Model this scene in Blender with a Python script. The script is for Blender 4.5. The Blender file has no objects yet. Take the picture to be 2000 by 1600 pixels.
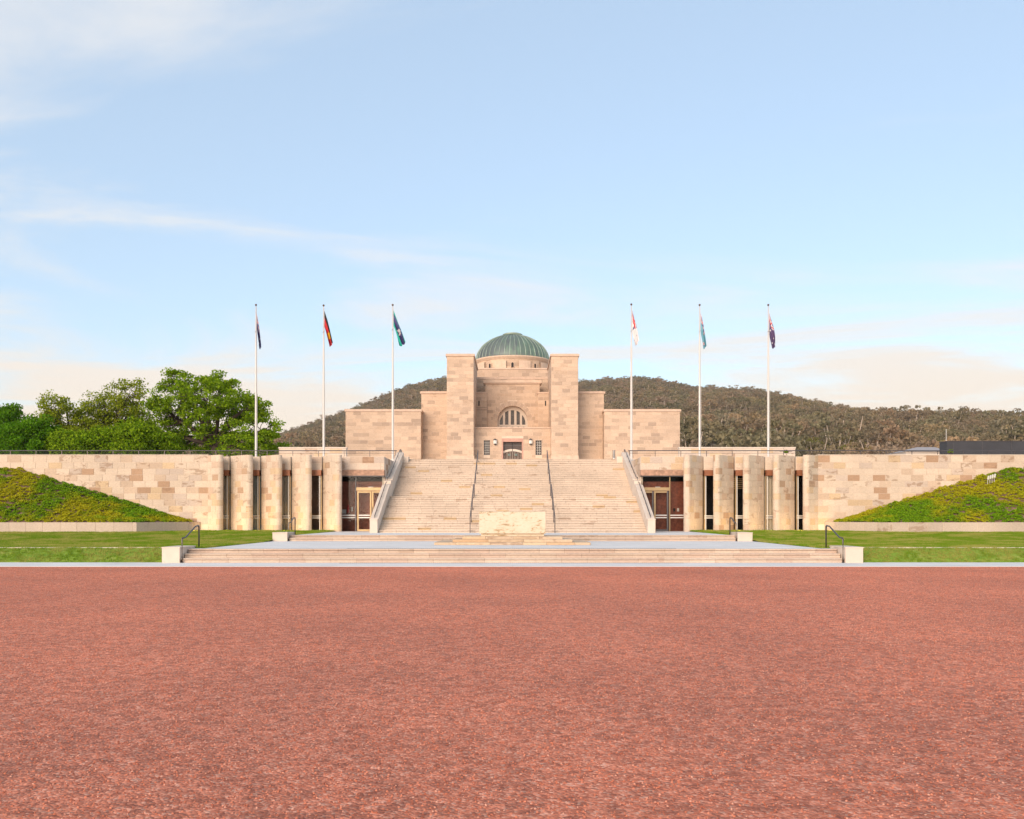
import bpy, math, random
import numpy as np
from mathutils import Vector, Matrix

SC = bpy.context.scene
COL = SC.collection
R = math.radians
# ---------------------------------------------------------------- camera
F, CX, HY, EZ = 1734.0, 1001.0, 1009.0, 1.85          # focal length and principal point in photo pixels, eye height
cam = bpy.data.objects.new('camera', bpy.data.cameras.new('camera'))
COL.objects.link(cam)
cam.location = (0, 0, EZ)
cam.rotation_euler = (R(90), 0, 0)
cam.data.sensor_width = 36
cam.data.lens = 36 * F / 2000
cam.data.shift_x = -(CX - 1000) / 2000
cam.data.shift_y = (HY - 800) / 2000
cam.data.clip_end = 9000
SC.camera = cam
# ---------------------------------------------------------------- sky, sun, exposure
SUN_EL, SUN_AZ = 17.0, 25.0       # low sun behind the camera, to its left
SUN_DIR = Vector((-math.sin(R(SUN_AZ)) * math.cos(R(SUN_EL)), -math.cos(R(SUN_AZ)) * math.cos(R(SUN_EL)), math.sin(R(SUN_EL))))
sun = bpy.data.objects.new('sun', bpy.data.lights.new('sun', 'SUN'))
COL.objects.link(sun)
sun.data.energy = 2.6
sun.data.angle = R(46)
sun.data.color = (1.0, 0.79, 0.62)
sun.rotation_euler = SUN_DIR.to_track_quat('Z', 'Y').to_euler()

world = bpy.data.worlds.new('World')
SC.world = world
world.use_nodes = True
wn, wl = world.node_tree.nodes, world.node_tree.links
wn.clear()
def W(t, **k):
    n = wn.new(t)
    for a, b in k.items(): setattr(n, a, b)
    return n
w_out, w_bg = W('ShaderNodeOutputWorld'), W('ShaderNodeBackground')
sky = W('ShaderNodeTexSky', sky_type='NISHITA', sun_disc=False)
sky.sun_elevation = R(SUN_EL)
sky.sun_rotation = math.atan2(SUN_DIR.x, SUN_DIR.y)
sky.air_density, sky.dust_density, sky.ozone_density = 1.0, 0.6, 1.5
w_bg.inputs['Strength'].default_value = 0.15
tc = W('ShaderNodeTexCoord')
sep = W('ShaderNodeSeparateXYZ')
wl.new(tc.outputs['Generated'], sep.inputs[0])
def wmath(op, a, b=None, clamp=False):
    n = W('ShaderNodeMath', operation=op, use_clamp=clamp)
    for i, v in enumerate((a, b)):
        if v is None: continue
        if isinstance(v, (int, float)): n.inputs[i].default_value = v
        else: wl.new(v, n.inputs[i])
    return n.outputs[0]
zc = wmath('MAXIMUM', sep.outputs['Z'], 0.0)
zd = wmath('ADD', zc, 0.10)
comb = W('ShaderNodeCombineXYZ')
wl.new(wmath('DIVIDE', sep.outputs['X'], zd), comb.inputs[0])
wl.new(wmath('DIVIDE', sep.outputs['Y'], zd), comb.inputs[1])
mp = W('ShaderNodeMapping')
mp.inputs['Scale'].default_value = (0.75, 1.5, 1)
mp.inputs['Rotation'].default_value = (0, 0, R(14))
mp.inputs['Location'].default_value = (3.4, 1.9, 0)
wl.new(comb.outputs[0], mp.inputs[0])
nz = W('ShaderNodeTexNoise')
nz.inputs['Scale'].default_value = 0.8
nz.inputs['Detail'].default_value = 7
nz.inputs['Roughness'].default_value = 0.56
nz.inputs['Distortion'].default_value = 0.9
wl.new(mp.outputs[0], nz.inputs['Vector'])
# cloud cover thickens towards the horizon, as thin high cloud seen edge-on does
lo = W('ShaderNodeMapRange', interpolation_type='SMOOTHSTEP')
for i, v in ((1, 0.05), (2, 0.27), (3, 0.19), (4, -0.07)): lo.inputs[i].default_value = v
wl.new(zc, lo.inputs[0])
cl = W('ShaderNodeMapRange', interpolation_type='SMOOTHSTEP')
for i, v in ((1, 0.41), (2, 0.67), (3, 0.0), (4, 0.95)): cl.inputs[i].default_value = v
wl.new(wmath('ADD', nz.outputs['Fac'], lo.outputs[0]), cl.inputs[0])
ccol = W('ShaderNodeMix', data_type='RGBA')
ccol.inputs['A'].default_value = (4.4, 3.75, 3.05, 1)
ccol.inputs['B'].default_value = (3.9, 3.85, 3.8, 1)
ch = W('ShaderNodeMapRange', interpolation_type='SMOOTHSTEP')
for i, v in ((1, 0.06), (2, 0.26), (3, 0.0), (4, 1.0)): ch.inputs[i].default_value = v
wl.new(zc, ch.inputs[0]); wl.new(ch.outputs[0], ccol.inputs['Factor'])
# thin bright air lightens the blue
air = W('ShaderNodeMix', data_type='RGBA')
air.inputs['Factor'].default_value = 0.5
air.inputs['B'].default_value = (2.85, 3.5, 4.15, 1)
wl.new(sky.outputs[0], air.inputs['A'])
skm = W('ShaderNodeMix', data_type='RGBA')
wl.new(cl.outputs[0], skm.inputs['Factor'])
wl.new(air.outputs['Result'], skm.inputs['A']); wl.new(ccol.outputs['Result'], skm.inputs['B'])
wl.new(skm.outputs['Result'], w_bg.inputs['Color'])
wl.new(w_bg.outputs[0], w_out.inputs[0])

SC.view_settings.view_transform = 'Standard'
SC.view_settings.look = 'None'
SC.view_settings.gamma = 1
SC.view_settings.exposure = 0.68
SC.render.engine = 'CYCLES'
SC.cycles.use_denoising = True
SC.cycles.max_bounces = 6
SC.cycles.diffuse_bounces = 3
SC.cycles.transparent_max_bounces = 12
SC.cycles.sample_clamp_indirect = 6

rnd = random.Random(7)
def PX(px, Y): return (px - CX) * Y / F
def PZ(py, Y): return EZ + (HY - py) * Y / F

# ================================================================ materials
def new_mat(name, rough=0.7, metal=0.0):
    m = bpy.data.materials.new(name)
    m.use_nodes = True
    b = m.node_tree.nodes['Principled BSDF']
    b.inputs['Roughness'].default_value = rough
    b.inputs['Metallic'].default_value = metal
    return m, m.node_tree.nodes, m.node_tree.links, b
def N(nodes, t, **k):
    n = nodes.new(t)
    for a, b in k.items():
        if a.startswith('i_'): n.inputs[a[2:]].default_value = b
        else: setattr(n, a, b)
    return n
def ramp(nodes, stops):
    r = nodes.new('ShaderNodeValToRGB')
    e = r.color_ramp.elements
    while len(e) < len(stops): e.new(0.5)
    for x, (p, c) in zip(e, stops):
        x.position = p
        x.color = (*c, 1)
    return r
def noise(nodes, links, vec, scale, detail=4, rough=0.55, dist=0.0):
    n = N(nodes, 'ShaderNodeTexNoise', i_Scale=scale, i_Detail=detail, i_Roughness=rough, i_Distortion=dist)
    if vec is not None: links.new(vec, n.inputs['Vector'])
    return n
def plain(name, col, rough=0.6, metal=0.0, vary=0.12, scale=3.0, bump=0.0):
    m, n, l, b = new_mat(name, rough, metal)
    g = N(n, 'ShaderNodeNewGeometry')
    z = noise(n, l, g.outputs['Position'], scale, 5)
    r = ramp(n, [(0.3, tuple(c * (1 - vary) for c in col)), (0.7, tuple(min(1, c * (1 + vary)) for c in col))])
    l.new(z.outputs['Fac'], r.inputs[0]); l.new(r.outputs[0], b.inputs['Base Color'])
    if bump:
        bp = N(n, 'ShaderNodeBump', i_Strength=bump, i_Distance=0.02)
        l.new(z.outputs['Fac'], bp.inputs['Height']); l.new(bp.outputs[0], b.inputs['Normal'])
    return m
def stone_mat(name, joined=False, stain_col=(0.30, 0.18, 0.11), bump=0.25, grain=9.0):
    m, n, l, b = new_mat(name, 0.85)
    g = N(n, 'ShaderNodeNewGeometry')
    if joined:
        a = N(n, 'ShaderNodeVertexColor', layer_name='tint')
        col, alp, vec = a.outputs['Color'], a.outputs['Alpha'], g.outputs['Position']
    else:
        o = N(n, 'ShaderNodeObjectInfo')
        mu = N(n, 'ShaderNodeMath', operation='MULTIPLY'); mu.inputs[1].default_value = 83.0
        l.new(o.outputs['Random'], mu.inputs[0])
        ad = N(n, 'ShaderNodeVectorMath', operation='ADD')
        l.new(g.outputs['Position'], ad.inputs[0]); l.new(mu.outputs[0], ad.inputs[1])
        col, alp, vec = o.outputs['Color'], o.outputs['Alpha'], ad.outputs[0]
    mpn = N(n, 'ShaderNodeMapping')
    mpn.inputs['Scale'].default_value = (1, 1, 2.2); mpn.inputs['Rotation'].default_value = (0.3, 0.4, 0.2)
    l.new(vec, mpn.inputs[0])
    st = noise(n, l, mpn.outputs[0], 1.6, 3, 0.6, 0.8)
    sr = N(n, 'ShaderNodeMapRange', interpolation_type='SMOOTHSTEP')
    for i, v in ((1, 0.50), (2, 0.60), (3, 0.0), (4, 1.0)): sr.inputs[i].default_value = v
    l.new(st.outputs['Fac'], sr.inputs[0])
    sm = N(n, 'ShaderNodeMath', operation='MULTIPLY')
    l.new(sr.outputs[0], sm.inputs[0]); l.new(alp, sm.inputs[1])
    fine = noise(n, l, mpn.outputs[0], grain, 6, 0.65)
    fr = ramp(n, [(0.25, (0.80, 0.78, 0.76)), (0.75, (1.12, 1.12, 1.12))])
    l.new(fine.outputs['Fac'], fr.inputs[0])
    big = noise(n, l, g.outputs['Position'], 0.35, 4)
    br = ramp(n, [(0.3, (0.90, 0.89, 0.88)), (0.7, (1.06, 1.05, 1.04))])
    l.new(big.outputs['Fac'], br.inputs[0])
    m1 = N(n, 'ShaderNodeMix', data_type='RGBA', blend_type='MULTIPLY'); m1.inputs['Factor'].default_value = 1
    l.new(col, m1.inputs['A']); l.new(fr.outputs[0], m1.inputs['B'])
    m3 = N(n, 'ShaderNodeMix', data_type='RGBA', blend_type='MULTIPLY'); m3.inputs['Factor'].default_value = 1
    l.new(m1.outputs['Result'], m3.inputs['A']); l.new(br.outputs[0], m3.inputs['B'])
    m2 = N(n, 'ShaderNodeMix', data_type='RGBA'); m2.inputs['B'].default_value = (*stain_col, 1)
    l.new(sm.outputs[0], m2.inputs['Factor']); l.new(m3.outputs['Result'], m2.inputs['A'])
    l.new(m2.outputs['Result'], b.inputs['Base Color'])
    bp = N(n, 'ShaderNodeBump', i_Strength=bump, i_Distance=0.02)
    l.new(fine.outputs['Fac'], bp.inputs['Height']); l.new(bp.outputs[0], b.inputs['Normal'])
    return m
M = {}
M['stone'] = stone_mat('sandstone')
M['stone_joined'] = stone_mat('sandstone_courses', True)
M['mortar'] = plain('mortar', (0.72, 0.60, 0.48), 0.9, vary=0.05)
M['mortar_old'] = plain('mortar_old', (0.68, 0.53, 0.40), 0.9, vary=0.06)
M['coping'] = plain('stone_coping', (0.60, 0.43, 0.32), 0.85, vary=0.10, bump=0.1)
M['trim'] = plain('stone_trim', (0.62, 0.46, 0.34), 0.85, vary=0.12, scale=2.0, bump=0.15)
M['pale'] = plain('pale_stone', (0.66, 0.55, 0.45), 0.8, vary=0.08, scale=1.5, bump=0.1)
M['pinkstone'] = plain('pink_granite', (0.50, 0.27, 0.20), 0.5, vary=0.12)
M['metal'] = plain('dark_bronze_rail', (0.10, 0.085, 0.085), 0.38, 0.6, vary=0.1)
M['pole'] = plain('flagpole_paint', (0.60, 0.56, 0.52), 0.35, 0.1, vary=0.03)
M['ball'] = plain('finial_bronze', (0.16, 0.10, 0.07), 0.35, 0.7)
M['bronze'] = plain('door_bronze', (0.42, 0.30, 0.16), 0.4, 0.5, vary=0.08)
M['bronze_dark'] = plain('door_bronze_dark', (0.12, 0.11, 0.11), 0.4, 0.4)
M['copperbox'] = plain('copper_panel', (0.30, 0.115, 0.055), 0.45, 0.25, vary=0.12)
M['steel'] = plain('pale_steel', (0.74, 0.71, 0.66), 0.35, 0.1, vary=0.03)
M['wood'] = plain('timber_lining', (0.36, 0.10, 0.055), 0.5, vary=0.35, scale=6)
M['wood_door'] = plain('door_timber', (0.06, 0.024, 0.012), 0.5, vary=0.3, scale=8)
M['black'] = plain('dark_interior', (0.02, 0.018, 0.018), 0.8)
M['charcoal'] = plain('charcoal_cladding', (0.035, 0.034, 0.038), 0.55, vary=0.2, scale=0.6)
M['whiteplastic'] = plain('white_plastic', (0.75, 0.74, 0.72), 0.5, vary=0.02)
M['red'] = plain('red_enamel', (0.55, 0.02, 0.02), 0.35, vary=0.05)
M['curtain'] = plain('curtain_cloth', (0.72, 0.64, 0.52), 0.9, vary=0.08)
M['curtain_grey'] = plain('curtain_grey', (0.54, 0.57, 0.52), 0.9, vary=0.08)
M['brownpanel'] = plain('brown_panel', (0.22, 0.12, 0.07), 0.6, vary=0.15)
M['pinkpanel'] = plain('pink_panel', (0.40, 0.18, 0.14), 0.6)
M['lintel'] = plain('rough_lintel_stone', (0.42, 0.25, 0.17), 0.9, vary=0.35, scale=5, bump=0.6)
M['lampglass'] = plain('lantern_glass', (0.75, 0.72, 0.66), 0.3, vary=0.02)
M['bark'] = plain('bark', (0.075, 0.05, 0.035), 0.9, vary=0.3, scale=6, bump=0.5)
M['gumbark'] = plain('gum_bark', (0.54, 0.44, 0.36), 0.9, vary=0.25, scale=1)
M['soil'] = plain('mulch', (0.20, 0.125, 0.085), 0.95, vary=0.35, scale=9, bump=0.6)
M['roofgrey'] = plain('grey_roof', (0.34, 0.31, 0.30), 0.6)

def glass_mat(name, tint=(0.90, 0.90, 0.89), refl=0.05):
    m = bpy.data.materials.new(name)
    m.use_nodes = True
    n, l = m.node_tree.nodes, m.node_tree.links
    n.clear()
    o = N(n, 'ShaderNodeOutputMaterial')
    t = N(n, 'ShaderNodeBsdfTransparent'); t.inputs[0].default_value = (*tint, 1)
    g = N(n, 'ShaderNodeBsdfGlossy'); g.inputs['Roughness'].default_value = 0.02
    fr = N(n, 'ShaderNodeFresnel', i_IOR=1.5)
    ad = N(n, 'ShaderNodeMath', operation='ADD'); ad.inputs[1].default_value = refl - 0.083
    l.new(fr.outputs[0], ad.inputs[0])
    mx = N(n, 'ShaderNodeMixShader')
    l.new(ad.outputs[0], mx.inputs[0]); l.new(t.outputs[0], mx.inputs[1]); l.new(g.outputs[0], mx.inputs[2])
    l.new(mx.outputs[0], o.inputs[0])
    return m
M['glass'] = glass_mat('window_glass')
M['leadglass'] = plain('leaded_glass', (0.10, 0.085, 0.075), 0.12, vary=0.6, scale=9)

def paving_mat():
    m, n, l, b = new_mat('concrete_paving', 0.75)
    g = N(n, 'ShaderNodeNewGeometry')
    a = noise(n, l, g.outputs['Position'], 0.5, 6, 0.6)
    r = ramp(n, [(0.3, (0.70, 0.665, 0.625)), (0.7, (0.81, 0.77, 0.725))])
    l.new(a.outputs['Fac'], r.inputs[0])
    br = N(n, 'ShaderNodeTexBrick', offset=0.5, i_Scale=1.0)
    br.inputs['Color1'].default_value = (1, 1, 1, 1); br.inputs['Color2'].default_value = (0.93, 0.93, 0.94, 1)
    br.inputs['Mortar'].default_value = (0.72, 0.72, 0.72, 1)
    br.inputs['Mortar Size'].default_value = 0.008
    br.inputs['Brick Width'].default_value = 2.4; br.inputs['Row Height'].default_value = 1.2
    l.new(g.outputs['Position'], br.inputs['Vector'])
    mx = N(n, 'ShaderNodeMix', data_type='RGBA', blend_type='MULTIPLY'); mx.inputs['Factor'].default_value = 1
    l.new(r.outputs[0], mx.inputs['A']); l.new(br.outputs['Color'], mx.inputs['B'])
    l.new(mx.outputs['Result'], b.inputs['Base Color'])
    f = noise(n, l, g.outputs['Position'], 60, 3)
    bp = N(n, 'ShaderNodeBump', i_Strength=0.1, i_Distance=0.01)
    l.new(f.outputs['Fac'], bp.inputs['Height']); l.new(bp.outputs[0], b.inputs['Normal'])
    return m
M['paving'] = paving_mat()

def gravel_mat():
    m, n, l, b = new_mat('red_gravel', 0.9)
    g = N(n, 'ShaderNodeNewGeometry')
    v = N(n, 'ShaderNodeTexVoronoi', i_Scale=42.0)
    l.new(g.outputs['Position'], v.inputs['Vector'])
    sp = N(n, 'ShaderNodeSeparateColor'); l.new(v.outputs['Color'], sp.inputs[0])
    r = ramp(n, [(0.0, (0.40, 0.11, 0.056)), (0.45, (0.57, 0.182, 0.098)), (0.8, (0.66, 0.235, 0.138)), (1.0, (0.70, 0.36, 0.25))])
    l.new(sp.outputs[0], r.inputs[0])
    v2 = N(n, 'ShaderNodeTexVoronoi', i_Scale=11.0)
    l.new(g.outputs['Position'], v2.inputs['Vector'])
    s2 = N(n, 'ShaderNodeSeparateColor'); l.new(v2.outputs['Color'], s2.inputs[0])
    r2 = ramp(n, [(0.0, (0.72, 0.70, 0.70)), (1.0, (1.22, 1.2, 1.2))])
    l.new(s2.outputs[0], r2.inputs[0])
    big = noise(n, l, g.outputs['Position'], 0.22, 5)
    r3 = ramp(n, [(0.3, (0.80, 0.80, 0.82)), (0.7, (1.10, 1.08, 1.06))])
    l.new(big.outputs['Fac'], r3.inputs[0])
    a = N(n, 'ShaderNodeMix', data_type='RGBA', blend_type='MULTIPLY'); a.inputs['Factor'].default_value = 1
    l.new(r.outputs[0], a.inputs['A']); l.new(r2.outputs[0], a.inputs['B'])
    c = N(n, 'ShaderNodeMix', data_type='RGBA', blend_type='MULTIPLY'); c.inputs['Factor'].default_value = 1
    l.new(a.outputs['Result'], c.inputs['A']); l.new(r3.outputs[0], c.inputs['B'])
    l.new(c.outputs['Result'], b.inputs['Base Color'])
    inv = N(n, 'ShaderNodeMath', operation='SUBTRACT'); inv.inputs[0].default_value = 1
    l.new(v.outputs['Distance'], inv.inputs[1])
    bp = N(n, 'ShaderNodeBump', i_Strength=0.9, i_Distance=0.012)
    l.new(inv.outputs[0], bp.inputs['Height']); l.new(bp.outputs[0], b.inputs['Normal'])
    return m
M['gravel'] = gravel_mat()

def leaf_mat(name, c0, c1, c2=None, pos_scale=None, trans=0.35, per_tree=False):
    m = bpy.data.materials.new(name)
    m.use_nodes = True
    n, l = m.node_tree.nodes, m.node_tree.links
    n.clear()
    g = N(n, 'ShaderNodeNewGeometry')
    r = ramp(n, [(0.0, c0), (1.0, c1)])
    l.new(g.outputs['Random Per Island'], r.inputs[0])
    col = r.outputs[0]
    if c2:
        z = noise(n, l, g.outputs['Position'], pos_scale, 3, 0.6)
        mr = N(n, 'ShaderNodeMapRange', interpolation_type='SMOOTHSTEP')
        for i, v in ((1, 0.42), (2, 0.60), (3, 0.0), (4, 1.0)): mr.inputs[i].default_value = v
        l.new(z.outputs['Fac'], mr.inputs[0])
        hs = N(n, 'ShaderNodeMix', data_type='RGBA'); hs.inputs['B'].default_value = (*c2, 1)
        l.new(mr.outputs[0], hs.inputs['Factor']); l.new(col, hs.inputs['A'])
        col = hs.outputs['Result']
    if per_tree:
        oi = N(n, 'ShaderNodeObjectInfo')
        pr = ramp(n, [(0.0, (0.70, 0.70, 0.68)), (0.35, (0.95, 0.98, 0.88)), (0.65, (1.15, 1.02, 0.92)), (0.85, (1.02, 1.02, 1.08)), (1.0, (1.35, 1.22, 1.0))])
        l.new(oi.outputs['Random'], pr.inputs[0])
        pm_ = N(n, 'ShaderNodeMix', data_type='RGBA', blend_type='MULTIPLY'); pm_.inputs['Factor'].default_value = 1
        l.new(col, pm_.inputs['A']); l.new(pr.outputs[0], pm_.inputs['B'])
        col = pm_.outputs['Result']
    d = N(n, 'ShaderNodeBsdfDiffuse'); t = N(n, 'ShaderNodeBsdfTranslucent')
    l.new(col, d.inputs[0]); l.new(col, t.inputs[0])
    mx = N(n, 'ShaderNodeMixShader'); mx.inputs[0].default_value = trans
    l.new(d.outputs[0], mx.inputs[1]); l.new(t.outputs[0], mx.inputs[2])
    o = N(n, 'ShaderNodeOutputMaterial')
    l.new(mx.outputs[0], o.inputs[0])
    return m
M['leaf'] = leaf_mat('oak_leaves', (0.10, 0.20, 0.006), (0.29, 0.41, 0.02))
M['leaf_sparse'] = leaf_mat('young_leaves', (0.16, 0.22, 0.012), (0.34, 0.38, 0.03))
M['leaf_dark'] = leaf_mat('dense_leaves', (0.055, 0.16, 0.006), (0.15, 0.30, 0.016))
M['gumleaf'] = leaf_mat('gum_leaves', (0.18, 0.155, 0.090), (0.34, 0.295, 0.19), (0.33, 0.25, 0.175), 0.02, per_tree=True)
M['gumleaf_near'] = leaf_mat('gum_leaves_near', (0.17, 0.185, 0.04), (0.34, 0.33, 0.095), (0.33, 0.25, 0.085), 0.05, per_tree=True)
M['cover'] = leaf_mat('ground_cover_leaves', (0.12, 0.27, 0.010), (0.26, 0.40, 0.02), (0.45, 0.42, 0.02), 0.33, 0.25)
M['blade'] = leaf_mat('grass_blades', (0.13, 0.25, 0.014), (0.26, 0.36, 0.03), (0.40, 0.38, 0.09), 0.7, 0.3)

def lawn_mat():
    m, n, l, b = new_mat('lawn', 0.95)
    g = N(n, 'ShaderNodeNewGeometry')
    mpn = N(n, 'ShaderNodeMapping'); mpn.inputs['Scale'].default_value = (0.5, 1.6, 1)
    l.new(g.outputs['Position'], mpn.inputs[0])
    z = noise(n, l, mpn.outputs[0], 1.4, 8, 0.7)
    r = ramp(n, [(0.3, (0.12, 0.24, 0.012)), (0.50, (0.21, 0.32, 0.025)), (0.72, (0.37, 0.36, 0.08))])
    l.new(z.outputs['Fac'], r.inputs[0]); l.new(r.outputs[0], b.inputs['Base Color'])
    f = noise(n, l, g.outputs['Position'], 30, 4)
    bp = N(n, 'ShaderNodeBump', i_Strength=0.8, i_Distance=0.05)
    l.new(f.outputs['Fac'], bp.inputs['Height']); l.new(bp.outputs[0], b.inputs['Normal'])
    return m
M['lawn'] = lawn_mat()

def dome_mat():
    m, n, l, b = new_mat('verdigris_copper', 0.5, 0.25)
    g = N(n, 'ShaderNodeTexCoord')
    sp = N(n, 'ShaderNodeSeparateXYZ'); l.new(g.outputs['Object'], sp.inputs[0])
    at = N(n, 'ShaderNodeMath', operation='ARCTAN2')
    l.new(sp.outputs[0], at.inputs[0]); l.new(sp.outputs[1], at.inputs[1])
    cb = N(n, 'ShaderNodeCombineXYZ')
    l.new(at.outputs[0], cb.inputs[0]); l.new(sp.outputs[2], cb.inputs[1])
    mpn = N(n, 'ShaderNodeMapping'); mpn.inputs['Scale'].default_value = (9, 0.55, 1)
    l.new(cb.outputs[0], mpn.inputs[0])
    z = noise(n, l, mpn.outputs[0], 1.0, 6, 0.65)
    z2 = noise(n, l, g.outputs['Object'], 0.22, 3)
    ad = N(n, 'ShaderNodeMath', operation='ADD'); l.new(z.outputs['Fac'], ad.inputs[0])
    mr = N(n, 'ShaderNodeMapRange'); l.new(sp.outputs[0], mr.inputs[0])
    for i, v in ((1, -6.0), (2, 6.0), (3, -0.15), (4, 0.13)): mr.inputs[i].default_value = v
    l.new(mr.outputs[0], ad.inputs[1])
    r = ramp(n, [(0.28, (0.10, 0.115, 0.125)), (0.45, (0.135, 0.165, 0.155)), (0.58, (0.135, 0.205, 0.155)), (0.75, (0.24, 0.33, 0.25))])
    l.new(ad.outputs[0], r.inputs[0]); l.new(r.outputs[0], b.inputs['Base Color'])
    return m
M['dome'] = dome_mat()
M['rib'] = plain('copper_seam', (0.34, 0.42, 0.34), 0.5, 0.1, vary=0.35, scale=0.8)

def altar_mat():
    m, n, l, b = new_mat('carved_stone', 0.85)
    g = N(n, 'ShaderNodeNewGeometry')
    mpn = N(n, 'ShaderNodeMapping'); mpn.inputs['Rotation'].default_value = (0, 0.5, 0); mpn.inputs['Scale'].default_value = (1, 1, 2.4)
    l.new(g.outputs['Position'], mpn.inputs[0])
    z = noise(n, l, mpn.outputs[0], 3.2, 9, 0.72, 1.4)
    z3 = noise(n, l, g.outputs['Position'], 0.9, 3)
    mulv = N(n, 'ShaderNodeMath', operation='MULTIPLY_ADD'); mulv.inputs[1].default_value = 0.5
    l.new(z3.outputs['Fac'], mulv.inputs[0]); l.new(z.outputs['Fac'], mulv.inputs[2])
    r = ramp(n, [(0.60, (0.71, 0.61, 0.47)), (0.78, (0.67, 0.55, 0.40)), (0.84, (0.46, 0.33, 0.19)), (0.92, (0.34, 0.24, 0.14))])
    l.new(mulv.outputs[0], r.inputs[0]); l.new(r.outputs[0], b.inputs['Base Color'])
    bp = N(n, 'ShaderNodeBump', i_Strength=0.5, i_Distance=0.03, invert=True)
    l.new(z.outputs['Fac'], bp.inputs['Height']); l.new(bp.outputs[0], b.inputs['Normal'])
    return m
M['altar'] = altar_mat()

# ================================================================ geometry helpers
WL = {}
class MB:
    def __init__(s): s.v, s.f, s.m, s.t = [], [], [], []
    def add(s, vs, fs, mi=0, tint=None):
        k = len(s.v)
        s.v += [tuple(p) for p in vs]
        for f in fs:
            s.f.append(tuple(i + k for i in f)); s.m.append(mi); s.t.append(tint)
        return s
    def box(s, x0, x1, y0, y1, z0, z1, mi=0, tint=None):
        return s.add([(x0, y0, z0), (x1, y0, z0), (x1, y1, z0), (x0, y1, z0), (x0, y0, z1), (x1, y0, z1), (x1, y1, z1), (x0, y1, z1)],
              [(3, 2, 1, 0), (4, 5, 6, 7), (0, 1, 5, 4), (1, 2, 6, 5), (2, 3, 7, 6), (3, 0, 4, 7)], mi, tint)
    def prism(s, poly, z0, z1, mi=0):          # poly: counter-clockwise xy
        n = len(poly)
        vs = [(x, y, z0) for x, y in poly] + [(x, y, z1) for x, y in poly]
        fs = [tuple(range(n - 1, -1, -1)), tuple(range(n, 2 * n))] + [(i, (i + 1) % n, n + (i + 1) % n, n + i) for i in range(n)]
        return s.add(vs, fs, mi)
    def xprism(s, prof, x0, x1, mi=0):         # prof: yz profile extruded along x
        n = len(prof)
        vs = [(x0, y, z) for y, z in prof] + [(x1, y, z) for y, z in prof]
        fs = [tuple(range(n - 1, -1, -1)), tuple(range(n, 2 * n))] + [(i, (i + 1) % n, n + (i + 1) % n, n + i) for i in range(n)]
        return s.add(vs, fs, mi)
    def tube(s, pts, r, n=8, mi=0, r1=None):
        pts = [Vector(p) for p in pts]
        rings = []
        for i, p in enumerate(pts):
            a = (p - pts[i - 1]).normalized() if i else None
            b = (pts[i + 1] - p).normalized() if i < len(pts) - 1 else None
            d = (a + b).normalized() if a and b and (a + b).length > 1e-6 else (a or b)
            u = d.cross(Vector((0, 0, 1)))
            if u.length < 0.05: u = d.cross(Vector((0, 1, 0)))
            u.normalize(); w = u.cross(d)
            rr = r if r1 is None else r + (r1 - r) * i / (len(pts) - 1)
            k = 1.0
            if a and b: k = 1 / max(0.5, math.cos(a.angle(b) / 2))
            rings.append([p + (u * math.cos(2 * math.pi * j / n) + w * math.sin(2 * math.pi * j / n)) * rr * (k if k < 1.5 else 1.5) for j in range(n)])
        vs = [q for g in rings for q in g]
        fs = [(i * n + j, i * n + (j + 1) % n, (i + 1) * n + (j + 1) % n, (i + 1) * n + j) for i in range(len(pts) - 1) for j in range(n)]
        fs += [tuple(range(n - 1, -1, -1)), tuple(range((len(pts) - 1) * n, len(pts) * n))]
        return s.add(vs, fs, mi)
    def lathe(s, prof, cx, cy, n=48, mi=0, a0=0.0, a1=2 * math.pi):
        full = abs(a1 - a0 - 2 * math.pi) < 1e-6
        m = n if full else n + 1
        vs = [(cx + r * math.sin(a0 + (a1 - a0) * j / n), cy - r * math.cos(a0 + (a1 - a0) * j / n), z) for r, z in prof for j in range(m)]
        fs = []
        for i in range(len(prof) - 1):
            for j in range(n):
                k = (j + 1) % m
                fs.append((i * m + j, i * m + k, (i + 1) * m + k, (i + 1) * m + j))
        return s.add(vs, fs, mi)
    def build(s, name, mats, parent=None, smooth=False, tint=False):
        if not isinstance(mats, (list, tuple)): mats = [mats]
        a = np.array(s.v, dtype=float)
        lo, hi = a.min(0), a.max(0)
        org = Vector(((lo[0] + hi[0]) / 2, (lo[1] + hi[1]) / 2, lo[2]))
        me = bpy.data.meshes.new(name)
        me.from_pydata((a - np.array(org)).tolist(), [], s.f)
        for m in mats: me.materials.append(M[m] if isinstance(m, str) else m)
        if any(s.m): me.polygons.foreach_set('material_index', s.m)
        if smooth: me.shade_smooth()
        if tint:
            ca = me.color_attributes.new('tint', 'FLOAT_COLOR', 'CORNER')
            arr = np.empty((len(me.loops), 4), dtype=np.float32)
            for p, t in zip(me.polygons, s.t): arr[p.loop_start:p.loop_start + p.loop_total] = t
            ca.data.foreach_set('color', arr.ravel())
        return place(name, me, org, parent)
def place(name, me, loc, parent=None, rot=None, scale=None):
    o = bpy.data.objects.new(name, me)
    COL.objects.link(o)
    o.location = loc
    if rot: o.rotation_euler = rot
    if scale: o.scale = scale
    WL[o.name] = Vector(loc)
    if parent is not None:
        o.parent = parent
        o.matrix_parent_inverse = Matrix.Translation(-WL[parent.name])
    return o
def tag(o, label=None, cat=None, group=None, kind=None):
    for k, v in (('label', label), ('category', cat), ('group', group), ('kind', kind)):
        if v: o[k] = v
    return o
def thing(name, loc, label, cat, group=None):
    return tag(place(name, None, loc), label, cat, group)
def struct(name, mb, mats, smooth=False):
    return tag(mb.build(name, mats, smooth=smooth), kind='structure')
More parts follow.
